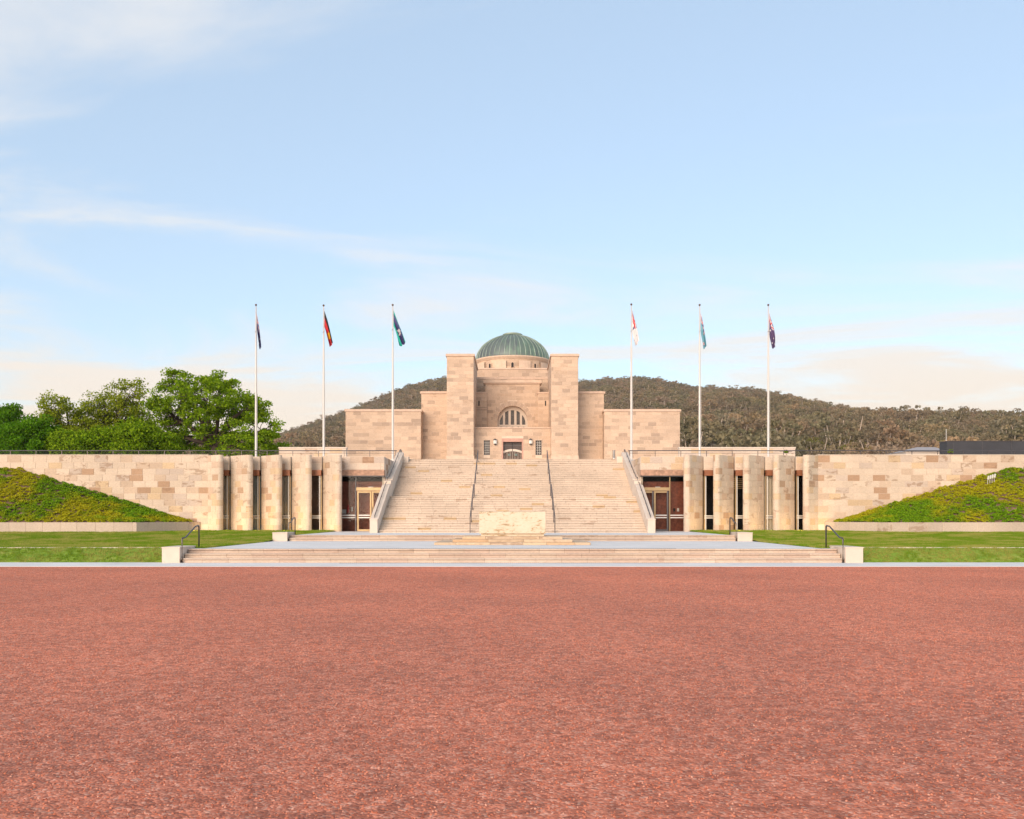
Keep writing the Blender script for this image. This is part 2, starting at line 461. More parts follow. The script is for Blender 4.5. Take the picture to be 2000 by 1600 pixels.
def fill2d(name, outer, holes, y0, thick, mats, parent=None):
    """a flat plate in the xz plane with holes, front at y0, thickness going back"""
    cu = bpy.data.curves.new('plate', 'CURVE')
    cu.dimensions = '2D'; cu.fill_mode = 'BOTH'; cu.extrude = thick / 2
    for loop in [outer] + holes:
        sp = cu.splines.new('POLY'); sp.points.add(len(loop) - 1); sp.use_cyclic_u = True
        for p, (x, z) in zip(sp.points, loop): p.co = (x, z, 0, 1)
    ob = bpy.data.objects.new('plate', cu)
    COL.objects.link(ob)
    dg = bpy.context.evaluated_depsgraph_get()
    me0 = bpy.data.meshes.new_from_object(ob.evaluated_get(dg))
    bpy.data.objects.remove(ob)
    mb = MB()
    mb.add([(v.co.x, y0 + thick / 2 - v.co.z, v.co.y) for v in me0.vertices], [tuple(p.vertices) for p in me0.polygons])
    return mb.build(name, mats, parent)

# ---------------------------------------------------------------- stone courses
BLK = {}
def block_mesh(L, H, T, mat):
    key = (round(L, 2), round(H, 3), T, mat)
    if key not in BLK:
        L, H = key[0], key[1]
        c = 0.006
        x, z = L / 2, H / 2
        v = [(-x, T, -z), (x, T, -z), (x, T, z), (-x, T, z), (-x, c, -z), (x, c, -z), (x, c, z), (-x, c, z),
             (-x + c, 0, -z + c), (x - c, 0, -z + c), (x - c, 0, z - c), (-x + c, 0, z - c)]
        f = [(8, 9, 10, 11)]
        for i in range(4):
            j = (i + 1) % 4
            f += [(4 + i, 4 + j, 8 + j, 8 + i), (i, j, 4 + j, 4 + i)]
        f.append((3, 2, 1, 0))
        me = bpy.data.meshes.new('stone_block')
        me.from_pydata(v, [], f)
        me.materials.append(M[mat])
        BLK[key] = me
    return BLK[key]
def pal_new(r):
    q = r.random()
    k = r.uniform(0.94, 1.06)
    if q < 0.58: c = (0.66, 0.535, 0.425)
    elif q < 0.72: c = (0.59, 0.45, 0.34)
    elif q < 0.82: c = (0.62, 0.46, 0.30)
    elif q < 0.92: c = (0.58, 0.47, 0.39)
    else: c = (0.45, 0.29, 0.19)
    return (c[0] * k, c[1] * k, c[2] * k, 0.62 if r.random() < 0.24 else 0.0)
def pal_old(r):
    q = r.random()
    k = r.uniform(0.93, 1.06)
    if q < 0.66: c = (0.62, 0.46, 0.335)
    elif q < 0.80: c = (0.58, 0.42, 0.30)
    elif q < 0.93: c = (0.51, 0.375, 0.275)
    else: c = (0.45, 0.33, 0.245)
    return (c[0] * k, c[1] * k, c[2] * k, 0.25 if r.random() < 0.15 else 0.0)
def pal_fin(r):
    q = r.random()
    k = r.uniform(0.95, 1.05)
    if q < 0.74: c = (0.68, 0.56, 0.445)
    elif q < 0.87: c = (0.65, 0.49, 0.33)
    elif q < 0.96: c = (0.61, 0.46, 0.35)
    else: c = (0.51, 0.35, 0.24)
    return (c[0] * k, c[1] * k, c[2] * k, 0.5 if r.random() < 0.14 else 0.0)
def clad(parent, path, z0, z1, course, blen, pal, seed, budget, top=None, holes=None, zmin=None, joint=0.024, out=0.02, T=0.10, name='stone_block', mat='stone'):
    r = random.Random(seed)
    P = [Vector((x, y)) for x, y in path]
    S = [0.0]
    for a, b in zip(P, P[1:]): S.append(S[-1] + (b - a).length)
    L = S[-1]
    def at(s):
        for i in range(len(P) - 1):
            if s <= S[i + 1] + 1e-9 or i == len(P) - 2:
                d = (P[i + 1] - P[i]).normalized()
                return P[i] + d * (s - S[i]), Vector((d.y, -d.x)), i
    rows, z = [], z1
    h = top or course
    while z - h > z0 - course * 0.4:
        rows.append((max(z - h, z0), z)); z -= h; h = course
        if z <= z0 + 0.05: break
    if z > z0 + 0.05: rows.append((z0, z))
    mb = MB()
    for k, (za, zb) in enumerate(rows):
        bl = L / max(1, round(L / blen)) if L < 3.2 * blen else blen
        s = -bl * (0.5 if k % 2 else 0.0) - (r.uniform(0, 0.25) * bl if L > 3 * blen else 0)
        cuts = []
        while s < L - 1e-6:
            e = s + bl * (r.uniform(0.9, 1.1) if L > 3 * blen else 1)
            if L - e < 0.25 * bl: e = L
            cuts.append((max(s, 0), min(e, L))); s = e
        ex = holes(za, zb) if holes else []
        for a, b in cuts:
            if b - a < 0.02: continue
            segs = [(a, b)]
            for h0, h1 in ex:
                ns = []
                for p, q in segs:
                    if h1 <= p or h0 >= q: ns.append((p, q)); continue
                    if h0 > p: ns.append((p, h0))
                    if h1 < q: ns.append((h1, q))
                segs = ns
            for p, q in segs:
                if q - p < 0.10: continue
                if zmin and zmin((p + q) / 2) > zb: continue
                tint = pal(r)
                o = out + r.uniform(-0.004, 0.004)
                pa, na, ia = at(p + joint / 2); pb, nb, ib = at(q - joint / 2)
                zz0, zz1 = za + joint / 2, zb - joint / 2
                if ia == ib:
                    mid = (pa + pb) / 2 + na * o
                    ang = math.atan2((pb - pa).y, (pb - pa).x)
                    if budget[0] > 0:
                        budget[0] -= 1
                        ob = place(name, block_mesh((pb - pa).length, zz1 - zz0, T, mat), (mid.x, mid.y, (zz0 + zz1) / 2), parent, (0, 0, ang))
                        ob.color = tint
                        continue
                    ring = [(pa, na), (pb, nb)]
                else:
                    ring = [(pa, na)]
                    for i in range(ia + 1, ib + 1):
                        d0 = (P[i] - P[i - 1]).normalized(); d1 = (P[i + 1] - P[i]).normalized()
                        d = (d0 + d1).normalized()
                        ring.append((P[i], Vector((d.y, -d.x))))
                    ring.append((pb, nb))
                one = MB() if budget[0] > 0 else mb
                n = len(ring)
                vs = []
                for (pp, nn) in ring:
                    f_, b_ = pp + nn * o, pp + nn * (o - T)
                    vs += [(f_.x, f_.y, zz0), (f_.x, f_.y, zz1), (b_.x, b_.y, zz1), (b_.x, b_.y, zz0)]
                fs = [(0, 1, 2, 3), (4 * n - 1, 4 * n - 2, 4 * n - 3, 4 * n - 4)]
                for i in range(n - 1):
                    for j in range(4):
                        fs.append((4 * i + j, 4 * i + 4 + j, 4 * i + 4 + (j + 1) % 4, 4 * i + (j + 1) % 4))
                one.add(vs, fs, 0, tint)
                if one is not mb:
                    budget[0] -= 1
                    one.build(name, mat, parent).color = tint
    if mb.v:
        tag(mb.build('stone_courses', 'stone_joined', parent, tint=True), kind='stuff')

# ---------------------------------------------------------------- scattering (for uncountable stuff)
def proto_collection(name, objs):
    c = bpy.data.collections.new(name)
    for o in objs: c.objects.link(o)
    return c
def scatter(name, surf_mesh, coll, density, smin, smax, seed=0, tilt=0.0, kind='stuff', label=None, loc=(0, 0, 0), align=False):
    o = place(name, surf_mesh, loc)
    tag(o, label, None, None, kind)
    ng = bpy.data.node_groups.new(name, 'GeometryNodeTree')
    ng.interface.new_socket('Geometry', in_out='INPUT', socket_type='NodeSocketGeometry')
    ng.interface.new_socket('Geometry', in_out='OUTPUT', socket_type='NodeSocketGeometry')
    nd, lk = ng.nodes, ng.links
    gi, go = nd.new('NodeGroupInput'), nd.new('NodeGroupOutput')
    dp = nd.new('GeometryNodeDistributePointsOnFaces')
    dp.inputs['Density'].default_value = density; dp.inputs['Seed'].default_value = seed
    ci = nd.new('GeometryNodeCollectionInfo')
    ci.inputs['Collection'].default_value = coll
    ci.inputs['Separate Children'].default_value = True; ci.inputs['Reset Children'].default_value = True
    ip = nd.new('GeometryNodeInstanceOnPoints')
    ip.inputs['Pick Instance'].default_value = True
    rr = nd.new('FunctionNodeRandomValue'); rr.data_type = 'FLOAT_VECTOR'
    rr.inputs[0].default_value = (-tilt, -tilt, 0); rr.inputs[1].default_value = (tilt, tilt, 6.283)
    rs = nd.new('FunctionNodeRandomValue'); rs.data_type = 'FLOAT'
    rs.inputs[2].default_value = smin; rs.inputs[3].default_value = smax; rs.inputs['Seed'].default_value = 5
    lk.new(gi.outputs[0], dp.inputs['Mesh']); lk.new(dp.outputs['Points'], ip.inputs['Points'])
    lk.new(ci.outputs[0], ip.inputs['Instance'])
    lk.new(rr.outputs[0], ip.inputs['Rotation']); lk.new(rs.outputs[1], ip.inputs['Scale'])
    lk.new(ip.outputs[0], go.inputs[0])
    md = o.modifiers.new('scatter', 'NODES'); md.node_group = ng
    return o
def quads_mesh(name, cen, ax, bx, mats, extra=None):
    """many leaf-shaped quads: centre, half-length vector, half-width vector"""
    n = len(cen)
    v = np.empty((n, 4, 3)); v[:, 0] = cen - ax; v[:, 1] = cen + bx; v[:, 2] = cen + ax; v[:, 3] = cen - bx
    me = bpy.data.meshes.new(name)
    me.vertices.add(n * 4); me.vertices.foreach_set('co', v.ravel())
    me.loops.add(n * 4); me.loops.foreach_set('vertex_index', np.arange(n * 4, dtype=np.int32))
    me.polygons.add(n); me.polygons.foreach_set('loop_start', np.arange(0, n * 4, 4, dtype=np.int32))
    me.update(calc_edges=True); me.validate()
    me.materials.append(M[mats])
    return me
def rand_leaves(rg, cen, size, up=0.4):
    n = len(cen)
    a = rg.normal(size=(n, 3)); a /= np.linalg.norm(a, axis=1)[:, None]
    nn = rg.normal(size=(n, 3)); nn[:, 2] += up
    b = np.cross(nn, a); b /= np.linalg.norm(b, axis=1)[:, None] + 1e-9
    s = rg.uniform(0.6, 1.3, n)[:, None] * size
    return a * s * 0.55, b * s * 0.36

# ================================================================ the ground
struct('ground', MB().box(-2500, 2500, -300, 2700, -1.2, -0.06), 'soil')
struct('parade_ground', MB().box(-160, 160, -80, PX(0, 1) * 0 + 32.7, -0.05, 0.0), 'gravel')
struct('paving_strip', MB().box(-60, 60, 32.7, 35.6, -0.3, 0.012), 'paving')
ZM, ZU, ZP = 0.53, 0.85, 6.17           # middle terrace, upper terrace, forecourt
RISE = 0.1565
# terraces
struct('middle_terrace', MB().box(-12.78, 12.78, 36.45, 47.9, -0.2, ZM), 'paving')
struct('upper_terrace', MB().box(-11.74, 11.74, 48.2, 64.0, -0.2, ZU), 'paving')
struct('forecourt', MB().box(-160, 160, 66.9, 245, 3.0, ZP - 0.02), 'paving')

def lawn(side):
    prof = [(35.60, 0.015), (35.9, 0.16), (36.5, 0.50), (36.75, 0.55)]
    rows = [(35.60, 0.0), (35.75, 0.09), (36.1, 0.27), (36.5, 0.48), (36.72, 0.555)]
    m = MB()
    xin = 13.92
    def strip(rows, xf):
        k = len(m.v)
        nx = 40
        for (y, z) in rows:
            for i in range(nx + 1):
                x = xf(y) + (46 - xf(y)) * i / nx
                m.v.append((side * x, y, z + 0.012 * math.sin(x * 1.7 + y * 2.1)))
        for a in range(len(rows) - 1):
            for i in range(nx):
                q = (k + a * (nx + 1) + i, k + a * (nx + 1) + i + 1, k + (a + 1) * (nx + 1) + i + 1, k + (a + 1) * (nx + 1) + i)
                m.f.append(q if side > 0 else q[::-1]); m.m.append(0); m.t.append(None)
    strip(rows, lambda y: xin)
    rows2 = [(36.9, 0.545)] + [(y, 0.545) for y in (39, 42, 45.5)] + [(46.5, 0.575), (48, 0.64), (50, 0.72), (52, 0.79), (54, 0.85), (56, 0.875), (59.9, 0.88)]
    strip(rows2, lambda y: 12.80 if y < 48.1 else 11.76)
    return struct('lawn', m, 'lawn', True)
lawns = {s: lawn(s) for s in (-1, 1)}
for s in (-1, 1):
    x0, x1 = sorted((s * 13.2, s * 46))
    struct('lawn_edging', MB().box(x0, x1, 36.72, 36.90, 0.2, 0.575), 'pale')

# ================================================================ steps
STEP = {}
def step_mesh(L, H, D):
    key = (round(L, 2), H, D)
    if key not in STEP:
        prof = [(0.03, 0.0), (0.03, H - 0.075), (0.075, H - 0.075), (0.075, H - 0.048), (0.0, H - 0.048), (0.0, H - 0.006), (0.006, H), (D, H), (D, 0.0)]
        mb = MB().xprism(prof[::-1], -L / 2, L / 2)
        me = bpy.data.meshes.new('step_stone')
        me.from_pydata(mb.v, [], mb.f); me.materials.append(M['stone'])
        STEP[key] = me
    return STEP[key]
def pal_step(r):
    q = r.random(); k = r.uniform(0.95, 1.05)
    c = (0.60, 0.475, 0.375) if q < 0.62 else (0.57, 0.435, 0.345) if q < 0.88 else (0.62, 0.50, 0.40)
    return (c[0] * k, c[1] * k, c[2] * k, 0.30 if r.random() < 0.15 else 0.0)
def pal_stair(r):
    q = r.random(); k = r.uniform(0.96, 1.04)
    c = (0.67, 0.555, 0.45) if q < 0.955 else (0.60, 0.44, 0.27)
    return (c[0] * k, c[1] * k, c[2] * k, 0.45 if r.random() < 0.12 else 0.0)
def course_of_steps(parent, x0, x1, y, z, H, D, blen, pal, r, budget, joined):
    s = x0 - r.uniform(0, 0.7) * blen
    while s < x1:
        e = s + blen
        if x1 - e < 0.3 * blen: e = x1
        a, b = max(s, x0), min(e, x1)
        s = e
        if b - a < 0.05: continue
        t = pal(r)
        if budget[0] > 0:
            budget[0] -= 1
            o = place('step_stone', step_mesh(b - a - 0.008, H, D), ((a + b) / 2, y + r.uniform(-0.003, 0.003), z), parent)
            o.color = t
        else:
            prof = [(y + 0.03, z), (y + 0.03, z + H - 0.075), (y + 0.075, z + H - 0.075), (y + 0.075, z + H - 0.048), (y, z + H - 0.048), (y, z + H), (y + D, z + H), (y + D, z)]
            k = len(joined.f)
            joined.xprism(prof[::-1], a + 0.004, b - 0.004)
            for i in range(k, len(joined.f)): joined.t[i] = t
r = random.Random(3)
ls = thing('front_steps', (0, 35.3, 0), 'low flight of three wide sandstone steps rising from the red gravel edge', 'steps')
MB().box(-13.2, 13.2, 35.42, 36.45, 0.013, 0.03).build('footing', 'pale', ls)
H1 = (ZM - 0.012) / 3
for i in range(3):
    course_of_steps(ls, -13.18 + 0.0, 13.18, 35.30 + 0.38 * i, 0.013 + H1 * i, H1, 0.42 if i < 2 else 0.42, 1.02, pal_step, r, [99], None)
us = thing('terrace_steps', (0, 47.5, ZM), 'short flight of two sandstone steps between the two pale terraces', 'steps')
H2 = (ZU - ZM) / 2
MB().box(-12.0, 12.0, 47.6, 48.2, ZM + 0.001, ZM + 0.02).build('footing', 'pale', us)
for i in range(2):
    course_of_steps(us, -12.0, 12.0, 47.5 + 0.36 * i, ZM + 0.001 + H2 * i, H2, 0.40, 0.98, pal_step, r, [99], None)

# main stair
st = thing('grand_staircase', (0, 54.2, ZU), 'broad pale sandstone staircase climbing to the domed memorial', 'staircase')
XS = 8.2
budget = [300]; joined = MB()
stair_pos = []
y = 54.2
for i in range(34):
    z = ZU + RISE * i
    stair_pos.append((y, z))
    D = 0.37
    if i == 14: D = 1.45
    if i == 33: D = 0.6
    course_of_steps(st, -XS, XS, y, z + 0.001, RISE - 0.001, D + 0.05, 0.80, pal_stair, r, budget, joined)
    y += 0.35 if i != 14 else 1.42
tag(joined.build('step_courses', 'stone_joined', st, tint=True), kind='stuff')
Y_TOP = stair_pos[-1][0]
# solid core below the treads
core = [(54.35, ZU)]
for (yy, zz) in stair_pos[1:]: core += [(yy + 0.15, zz - 0.02)] if False else []
core = [(54.5, ZU - 0.3), (54.5, ZU + 0.02), (59.3, ZU + RISE * 14 - 0.1), (60.6, ZU + RISE * 15 - 0.1), (Y_TOP + 0.1, ZU + RISE * 33 - 0.1), (Y_TOP + 0.1, ZU - 0.3)]
MB().xprism(core[::-1], -XS + 0.01, XS - 0.01).build('stair_core', 'pale', st)
# balustrades
Y1, Y2 = stair_pos[14][0], stair_pos[15][0]
def bal(side):
    a, b = sorted((side * XS, side * (XS + 0.46)))
    prof = [(53.85, ZU - 0.05), (53.85, ZU + 0.78), (54.15, ZU + 0.80), (Y1 + 0.05, ZU + RISE * 15 + 0.70), (Y1 + 0.72, ZU + RISE * 15 + 0.86), (Y1 + 0.72, ZU + RISE * 15 + 1.06),
            (Y2, ZU + RISE * 16 + 0.98), (Y_TOP - 0.1, ZP + 0.45), (Y_TOP + 0.25, ZP + 0.45), (Y_TOP + 0.25, ZU - 0.05)]
    o = MB().xprism(prof[::-1], a, b).build('balustrade', 'pale', st)
    # sloping cap stones
    def cap(y0, z0, y1, z1, n):
        for i in range(n):
            t0, t1 = i / n, (i + 1) / n
            ya, yb = y0 + (y1 - y0) * t0 + 0.006, y0 + (y1 - y0) * t1 - 0.006
            za, zb = z0 + (z1 - z0) * t0, z0 + (z1 - z0) * t1
            MB().xprism([(ya, za), (yb, zb), (yb, zb + 0.06), (ya, za + 0.06)][::-1], a - 0.02, b + 0.02).build('cap_stone', 'pale', o)
    cap(54.15, ZU + 0.802, Y1 + 0.05, ZU + RISE * 15 + 0.702, 5)
    cap(Y2, ZU + RISE * 16 + 0.982, Y_TOP - 0.1, ZP + 0.452, 6)
    MB().box(a - 0.02, b + 0.02, 53.83, 54.14, ZU + 0.785, ZU + 0.86).build('cap_stone', 'pale', o)
    xc = (a + b) / 2
    rb = MB()
    rb.tube([(xc, 54.3, ZU + 0.9), (xc, 54.3, ZU + 1.05), (xc, Y1 + 0.1, ZU + RISE * 15 + 0.93), (xc, Y1 + 0.5, ZU + RISE * 15 + 0.98)], 0.026, 8)
    rb.tube([(xc, Y1 + 0.8, ZU + RISE * 15 + 1.1), (xc, Y1 + 0.8, ZU + RISE * 15 + 1.28), (xc, Y2 + 0.1, ZU + RISE * 16 + 1.22), (xc, Y_TOP - 0.2, ZP + 0.70), (xc, Y_TOP + 0.1, ZP + 0.72), (xc, Y_TOP + 0.1, ZP + 0.44)], 0.026, 8)
    for k in range(1, 5):
        t = k / 5
        for (ya, za, yb, zb) in ((54.3, ZU + 1.05, Y1 + 0.1, ZU + RISE * 15 + 0.93), (Y2 + 0.1, ZU + RISE * 16 + 1.22, Y_TOP - 0.2, ZP + 0.70)):
            yy, zz = ya + (yb - ya) * t, za + (zb - za) * t
            rb.tube([(xc, yy, zz), (xc, yy, zz - 0.22)], 0.012, 6)
    rb.build('handrail', 'metal', o)
    # small end block beside the top step
    MB().box(*(sorted((side * (XS - 0.42), side * (XS + 0.0)))), Y_TOP - 0.55, Y_TOP + 0.2, ZP - 0.30, ZP + 0.16).build('end_block', 'pale', o)
bal(-1); bal(1)

# handrails on the stair, between the three lanes
for side, word in ((-1, 'left'), (1, 'right')):
    x = side * 2.58
    t = thing('stair_handrail', (x, 54.1, ZU), 'slim dark bronze handrail up the staircase, %s of the stone slab' % word, 'handrail', 'handrails on the grand staircase')
    def zs(yv):
        zz = ZU
        for (yy, z0) in stair_pos:
            if yv >= yy: zz = z0 + RISE
        return zz
    yl = [54.0, 55.6, 57.3, 58.95]; yu = [60.35, 62.3, 64.3, 66.3]
    for ys, zoff in ((yl, 0), (yu, 0)):
        pts = []
        for j, yy in enumerate(ys):
            zt = (ZU + 0.92 + (yy - 54.0) * 0.447) if ys is yl else (ZU + RISE * 15 + 0.95 + (yy - 60.35) * 0.447)
            zb = zs(yy)
            MB().box(x - 0.025, x + 0.025, yy - 0.03, yy + 0.03, zb, zt).build('post', 'metal', t)
            pts.append((x, yy, zt))
        MB().tube(pts, 0.030, 8).build('rail', 'metal', t)

# stone end piers and little handrails of the low flights
def pier(xa, xb, ya, yb, z0, z1, label):
    x0, x1 = sorted((xa, xb))
    t = thing('stone_pier', ((x0 + x1) / 2, (ya + yb) / 2, z0), label, 'pier', 'piers ending the low steps')
    MB().box(x0, x1, ya, yb, z0, z1 - 0.05).build('shaft', 'pale', t)
    MB().box(x0 - 0.012, x1 + 0.012, ya - 0.012, yb + 0.012, z1 - 0.05, z1).build('cap', 'pale', t)
def lowrail(x, pts, label):
    t = thing('step_handrail', (x, pts[0][0], pts[0][1]), label, 'handrail', 'small handrails at the ends of the low steps')
    (y0, z0), (y1, z1) = pts
    h = 0.98
    rr = 0.03
    MB().tube([(x, y0, z0), (x, y0, z0 + h - 0.06), (x, y0 + 0.06, z0 + h), (x, y0 + 0.38, z0 + h + 0.02), (x, y1 - 0.42, z1 + h - 0.07), (x, y1 - 0.06, z1 + h - 0.04), (x, y1, z1 + h - 0.10), (x, y1, z1)], rr, 10).build('rail', 'metal', t, True)
    for yy, zz in pts: MB().lathe([(0.0, zz + 0.012), (0.06, zz + 0.010), (0.06, zz)], x, yy, 12).build('base_plate', 'metal', t)
for side, word in ((-1, 'left'), (1, 'right')):
    pier(side * 13.22, side * 13.92, 35.25, 37.0, 0.012, 0.64, 'low square sandstone pier at the %s end of the front steps' % word)
    pier(side * 12.02, side * 12.80, 47.35, 49.0, ZM if False else 0.53, 1.0, 'low sandstone pier at the %s end of the terrace steps' % word)
    lowrail(side * 13.12, [(35.25, 0.012), (37.15, ZM)], 'bent dark steel handrail over the %s end of the front steps' % word)
    lowrail(side * 11.94, [(47.4, ZM), (48.75, ZU)], 'bent dark steel handrail over the %s end of the terrace steps' % word)
# the outermost handrails of the front steps stand on a strip of terrace beside the pier
for side in (-1, 1):
    a, b = sorted((side * 12.78, side * 13.215))
    struct('terrace_return', MB().box(a, b, 36.47, 38.2, -0.1, ZM - 0.001), 'paving')
# warning studs in front of and above the low flight
def studs(y, z, label):
    t = thing('tactile_strip', (0, y, z), label, 'tactile strip', 'warning stud strips')
    m = MB()
    for j in range(3):
        for i in range(170):
            x = -6.8 + i * 0.08
            yy = y + j * 0.08
            m.add([(x - 0.017, yy - 0.017, z), (x + 0.017, yy - 0.017, z), (x + 0.017, yy + 0.017, z), (x - 0.017, yy + 0.017, z), (x, yy, z + 0.014)], [(0, 1, 4), (1, 2, 4), (2, 3, 4), (3, 0, 4)])
    tag(m.build('studs', 'bronze_dark', t), kind='stuff')
studs(34.95, 0.0125, 'row of small dark warning studs in the paving before the front steps')
studs(36.62, ZM + 0.0005, 'row of small dark warning studs on the terrace above the front steps')

# ================================================================ the carved stone
t = thing('commemorative_stone', (0, 42.6, ZM), 'pale yellow carved stone slab lying on low steps before the staircase', 'monument')
YS = 41.0
def slab(name, xa, xb, ya, yb, za, zb, mat, bev=0.02):
    o = MB().box(xa, xb, ya, yb, za, zb).build(name, mat, t)
    md = o.modifiers.new('bevel', 'BEVEL'); md.width = bev; md.segments = 2
    return o
def stonesteps(w, ya, za, zb, tints, seed):
    rr = random.Random(seed)
    xs = [-w]
    while xs[-1] < w: xs.append(min(w, xs[-1] + rr.uniform(0.9, 1.7)))
    if xs[-1] - xs[-2] < 0.4: xs.pop(-2)
    for a, b in zip(xs, xs[1:]):
        o = slab('base_stone', a + 0.004, b - 0.004, ya + rr.uniform(-0.01, 0.01), 45.0 - (ya - YS), za, zb, 'stone', 0.012)
        o.color = rr.choice(tints)
tn = [(0.66, 0.50, 0.33, 0.4), (0.62, 0.47, 0.32, 0.3), (0.60, 0.41, 0.25, 0.2), (0.64, 0.50, 0.36, 0.6), (0.66, 0.52, 0.36, 0.0)]
stonesteps(3.62, YS, ZM + 0.001, ZM + 0.12, tn, 1)
stonesteps(2.80, YS + 0.42, ZM + 0.121, ZM + 0.25, tn, 2)
stonesteps(2.36, YS + 0.80, ZM + 0.251, ZM + 0.38, tn, 3)
slab('plinth', -1.50, 1.50, YS + 1.25, 44.0, ZM + 0.381, ZM + 0.50, 'altar', 0.01)
o = slab('slab', -1.58, 1.58, YS + 1.15, 44.1, ZM + 0.501, ZM + 1.56, 'altar', 0.025)
o.name = 'carved_block'

# ================================================================ terrace wings with blade fins
ZW = 5.95                       # top of the wing walls
YN = 59.0                      # noses of the fins
YF = 59.85                      # window line between the fins
YW = 59.45                       # plain wall
def wing(side, noses, roots, name_label, seed):
    t = thing('terrace_wing', (side * 25, YW, ZU), name_label, 'building')
    bud = [330]
    def mx(px, Y): return abs(PX(px, Y))
    def X(x): return side * x
    # plain wall, ending where the outermost fin comes through it
    xr0 = mx(roots[0], YF)
    A_ = Vector((xr0 - 0.22, YF + 0.35)); C_ = Vector((mx(noses[0], YN) + 0.21, YN)); d_ = (C_ - A_).normalized()
    n_ = Vector((d_.y, -d_.x)); n_ = n_ if n_.y < 0 else -n_
    p_ = A_ + n_ * 0.22; xr0 = (p_ + d_ * ((YW - p_.y) / d_.y)).x + 0.22
    wall = MB().box(*sorted((X(xr0 - 0.25), X(46))), YW, YW + 1.3, ZU - 0.2, ZW).build('wall', 'mortar', t)
    path = [(X(46), YW), (X(xr0 - 0.25), YW)] if side < 0 else [(X(xr0 - 0.25), YW), (X(46), YW)]
    def zmin(s):
        x = 46 - s if side < 0 else xr0 - 0.25 + s
        return berm_top(x)
    # fins ---------------------------------------------------------
    fins = []
    for i in range(5):
        rc = 0.22
        A = Vector((mx(roots[i], YF) - rc, YF + 0.35))
        C = Vector((mx(noses[i], YN) + rc * 0.96, YN))
        d = (C - A).normalized()
        nrm = Vector((-d.y, d.x))
        if nrm.y > 0: nrm = -nrm            # towards the camera side
        # outline from the root along the front face, round the nose, back along the rear face
        a0 = math.atan2(nrm.y, nrm.x)
        sgn = 1 if (d.x * -nrm.y + d.y * nrm.x) * 0 == 0 else 1
        ring = [A + nrm * rc]
        na = 10
        ad = math.atan2(d.y, d.x)
        da = (ad - a0 + math.pi) % (2 * math.pi) - math.pi
        for k in range(na + 1):
            a = a0 + 2 * da * k / na
            ring.append(C + Vector((math.cos(a), math.sin(a))) * rc)
        ring.append(A - nrm * rc + d * 0.2)
        pts = [(X(p.x), p.y) for p in ring]
        if side > 0: pts = pts[::-1]
        # 'pts' runs left to right as seen from the camera
        poly = pts if False else pts
        fins.append((pts, A, d, nrm, C))
    for i, (pts, A, d, nrm, C) in enumerate(fins):
        core_poly = pts[:] 
        area = sum(core_poly[k][0] * core_poly[(k + 1) % len(core_poly)][1] - core_poly[(k + 1) % len(core_poly)][0] * core_poly[k][1] for k in range(len(core_poly)))
        if area < 0: core_poly = core_poly[::-1]
        fin = MB().prism(core_poly, ZU - 0.1, ZW - 0.02).build('fin', 'mortar', t)
        clad(fin, pts, ZU, ZW, 0.42, 0.62, pal_fin, seed + i, bud, top=0.46)
    clad(wall, path, ZU + 0.0, ZW, 0.415, 0.83, pal_new, seed + 50, bud, top=0.48, zmin=zmin)
    # facade behind the fins: spandrel wall, copper boxes, tall windows
    kinds = {-1: ['curtain', 'curtain_grey', 'curtain', 'brownpanel'], 1: ['black', 'curtain', 'slats', 'black']}[side]
    for i in range(4):
        pts, A, d, nrm, C = fins[i]
        k = (YF - A.y) / d.y
        bx = (A - nrm * 0.22 + d * k).x          # rear face of this fin at the window line
        xa, xb = bx + 0.02, mx(roots[i + 1], YF)
        xo, xi = max(xa, xb), min(xa, xb)
        o = MB().box(*sorted((X(xo), X(xi))), YF + 0.02, YF + 0.42, 4.98, ZW - 0.06).build('spandrel', 'mortar', t)
        clad(o, [(min(X(xo), X(xi)) + 0.01, YF + 0.02), (max(X(xo), X(xi)) - 0.01, YF + 0.02)], 4.99, ZW - 0.07, 0.45, 0.62, pal_fin, seed + 20 + i, bud)
        w = place('window', None, (X((xo + xi) / 2), YF + 0.1, ZU), t)
        x0, x1 = min(X(xo), X(xi)), max(X(xo), X(xi))
        MB().box(x0 + 0.01, x1 - 0.01, YF - 0.16, YF + 0.2, 4.60, 4.975).build('copper_box', 'copperbox', w)
        MB().box(x0 + 0.01, x1 - 0.01, YF - 0.175, YF + 0.2, 4.76, 4.785).build('copper_bead', 'copperbox', w)
        MB().box(x0 + 0.02, x1 - 0.02, YF + 0.10, YF + 0.112, ZU + 0.10, 4.60).build('pane', 'glass', w)
        fr = MB()
        inner = x1 if side < 0 else x0
        for (fa, fb) in ((x0 + 0.005, x0 + 0.06), (x1 - 0.06, x1 - 0.005)): fr.box(fa, fb, YF + 0.05, YF + 0.16, ZU + 0.04, 4.595)
        fa, fb = (x1 - 0.16, x1 - 0.10) if side < 0 else (x0 + 0.10, x0 + 0.16)
        MB().box(fa, fb, YF + 0.05, YF + 0.16, ZU + 0.04, 4.595).build('mullion', 'steel', w)
        fr.build('frame', 'bronze', w)
        MB().box(x0 + 0.005, x1 - 0.005, YF + 0.03, YF + 0.18, ZU - 0.02, ZU + 0.10).build('sill', 'pale', w)
        for zz in (1.72, 1.86): MB().box(x0 + 0.03, x1 - 0.03, YF + 0.02, YF + 0.085, zz, zz + 0.06).build('rail_bar', 'steel', w)
        MB().box(x0 + 0.03, x1 - 0.03, YF + 0.085, YF + 0.09, 1.78, 1.86).build('mid_rail', 'bronze_dark', w)
        kd = kinds[i]
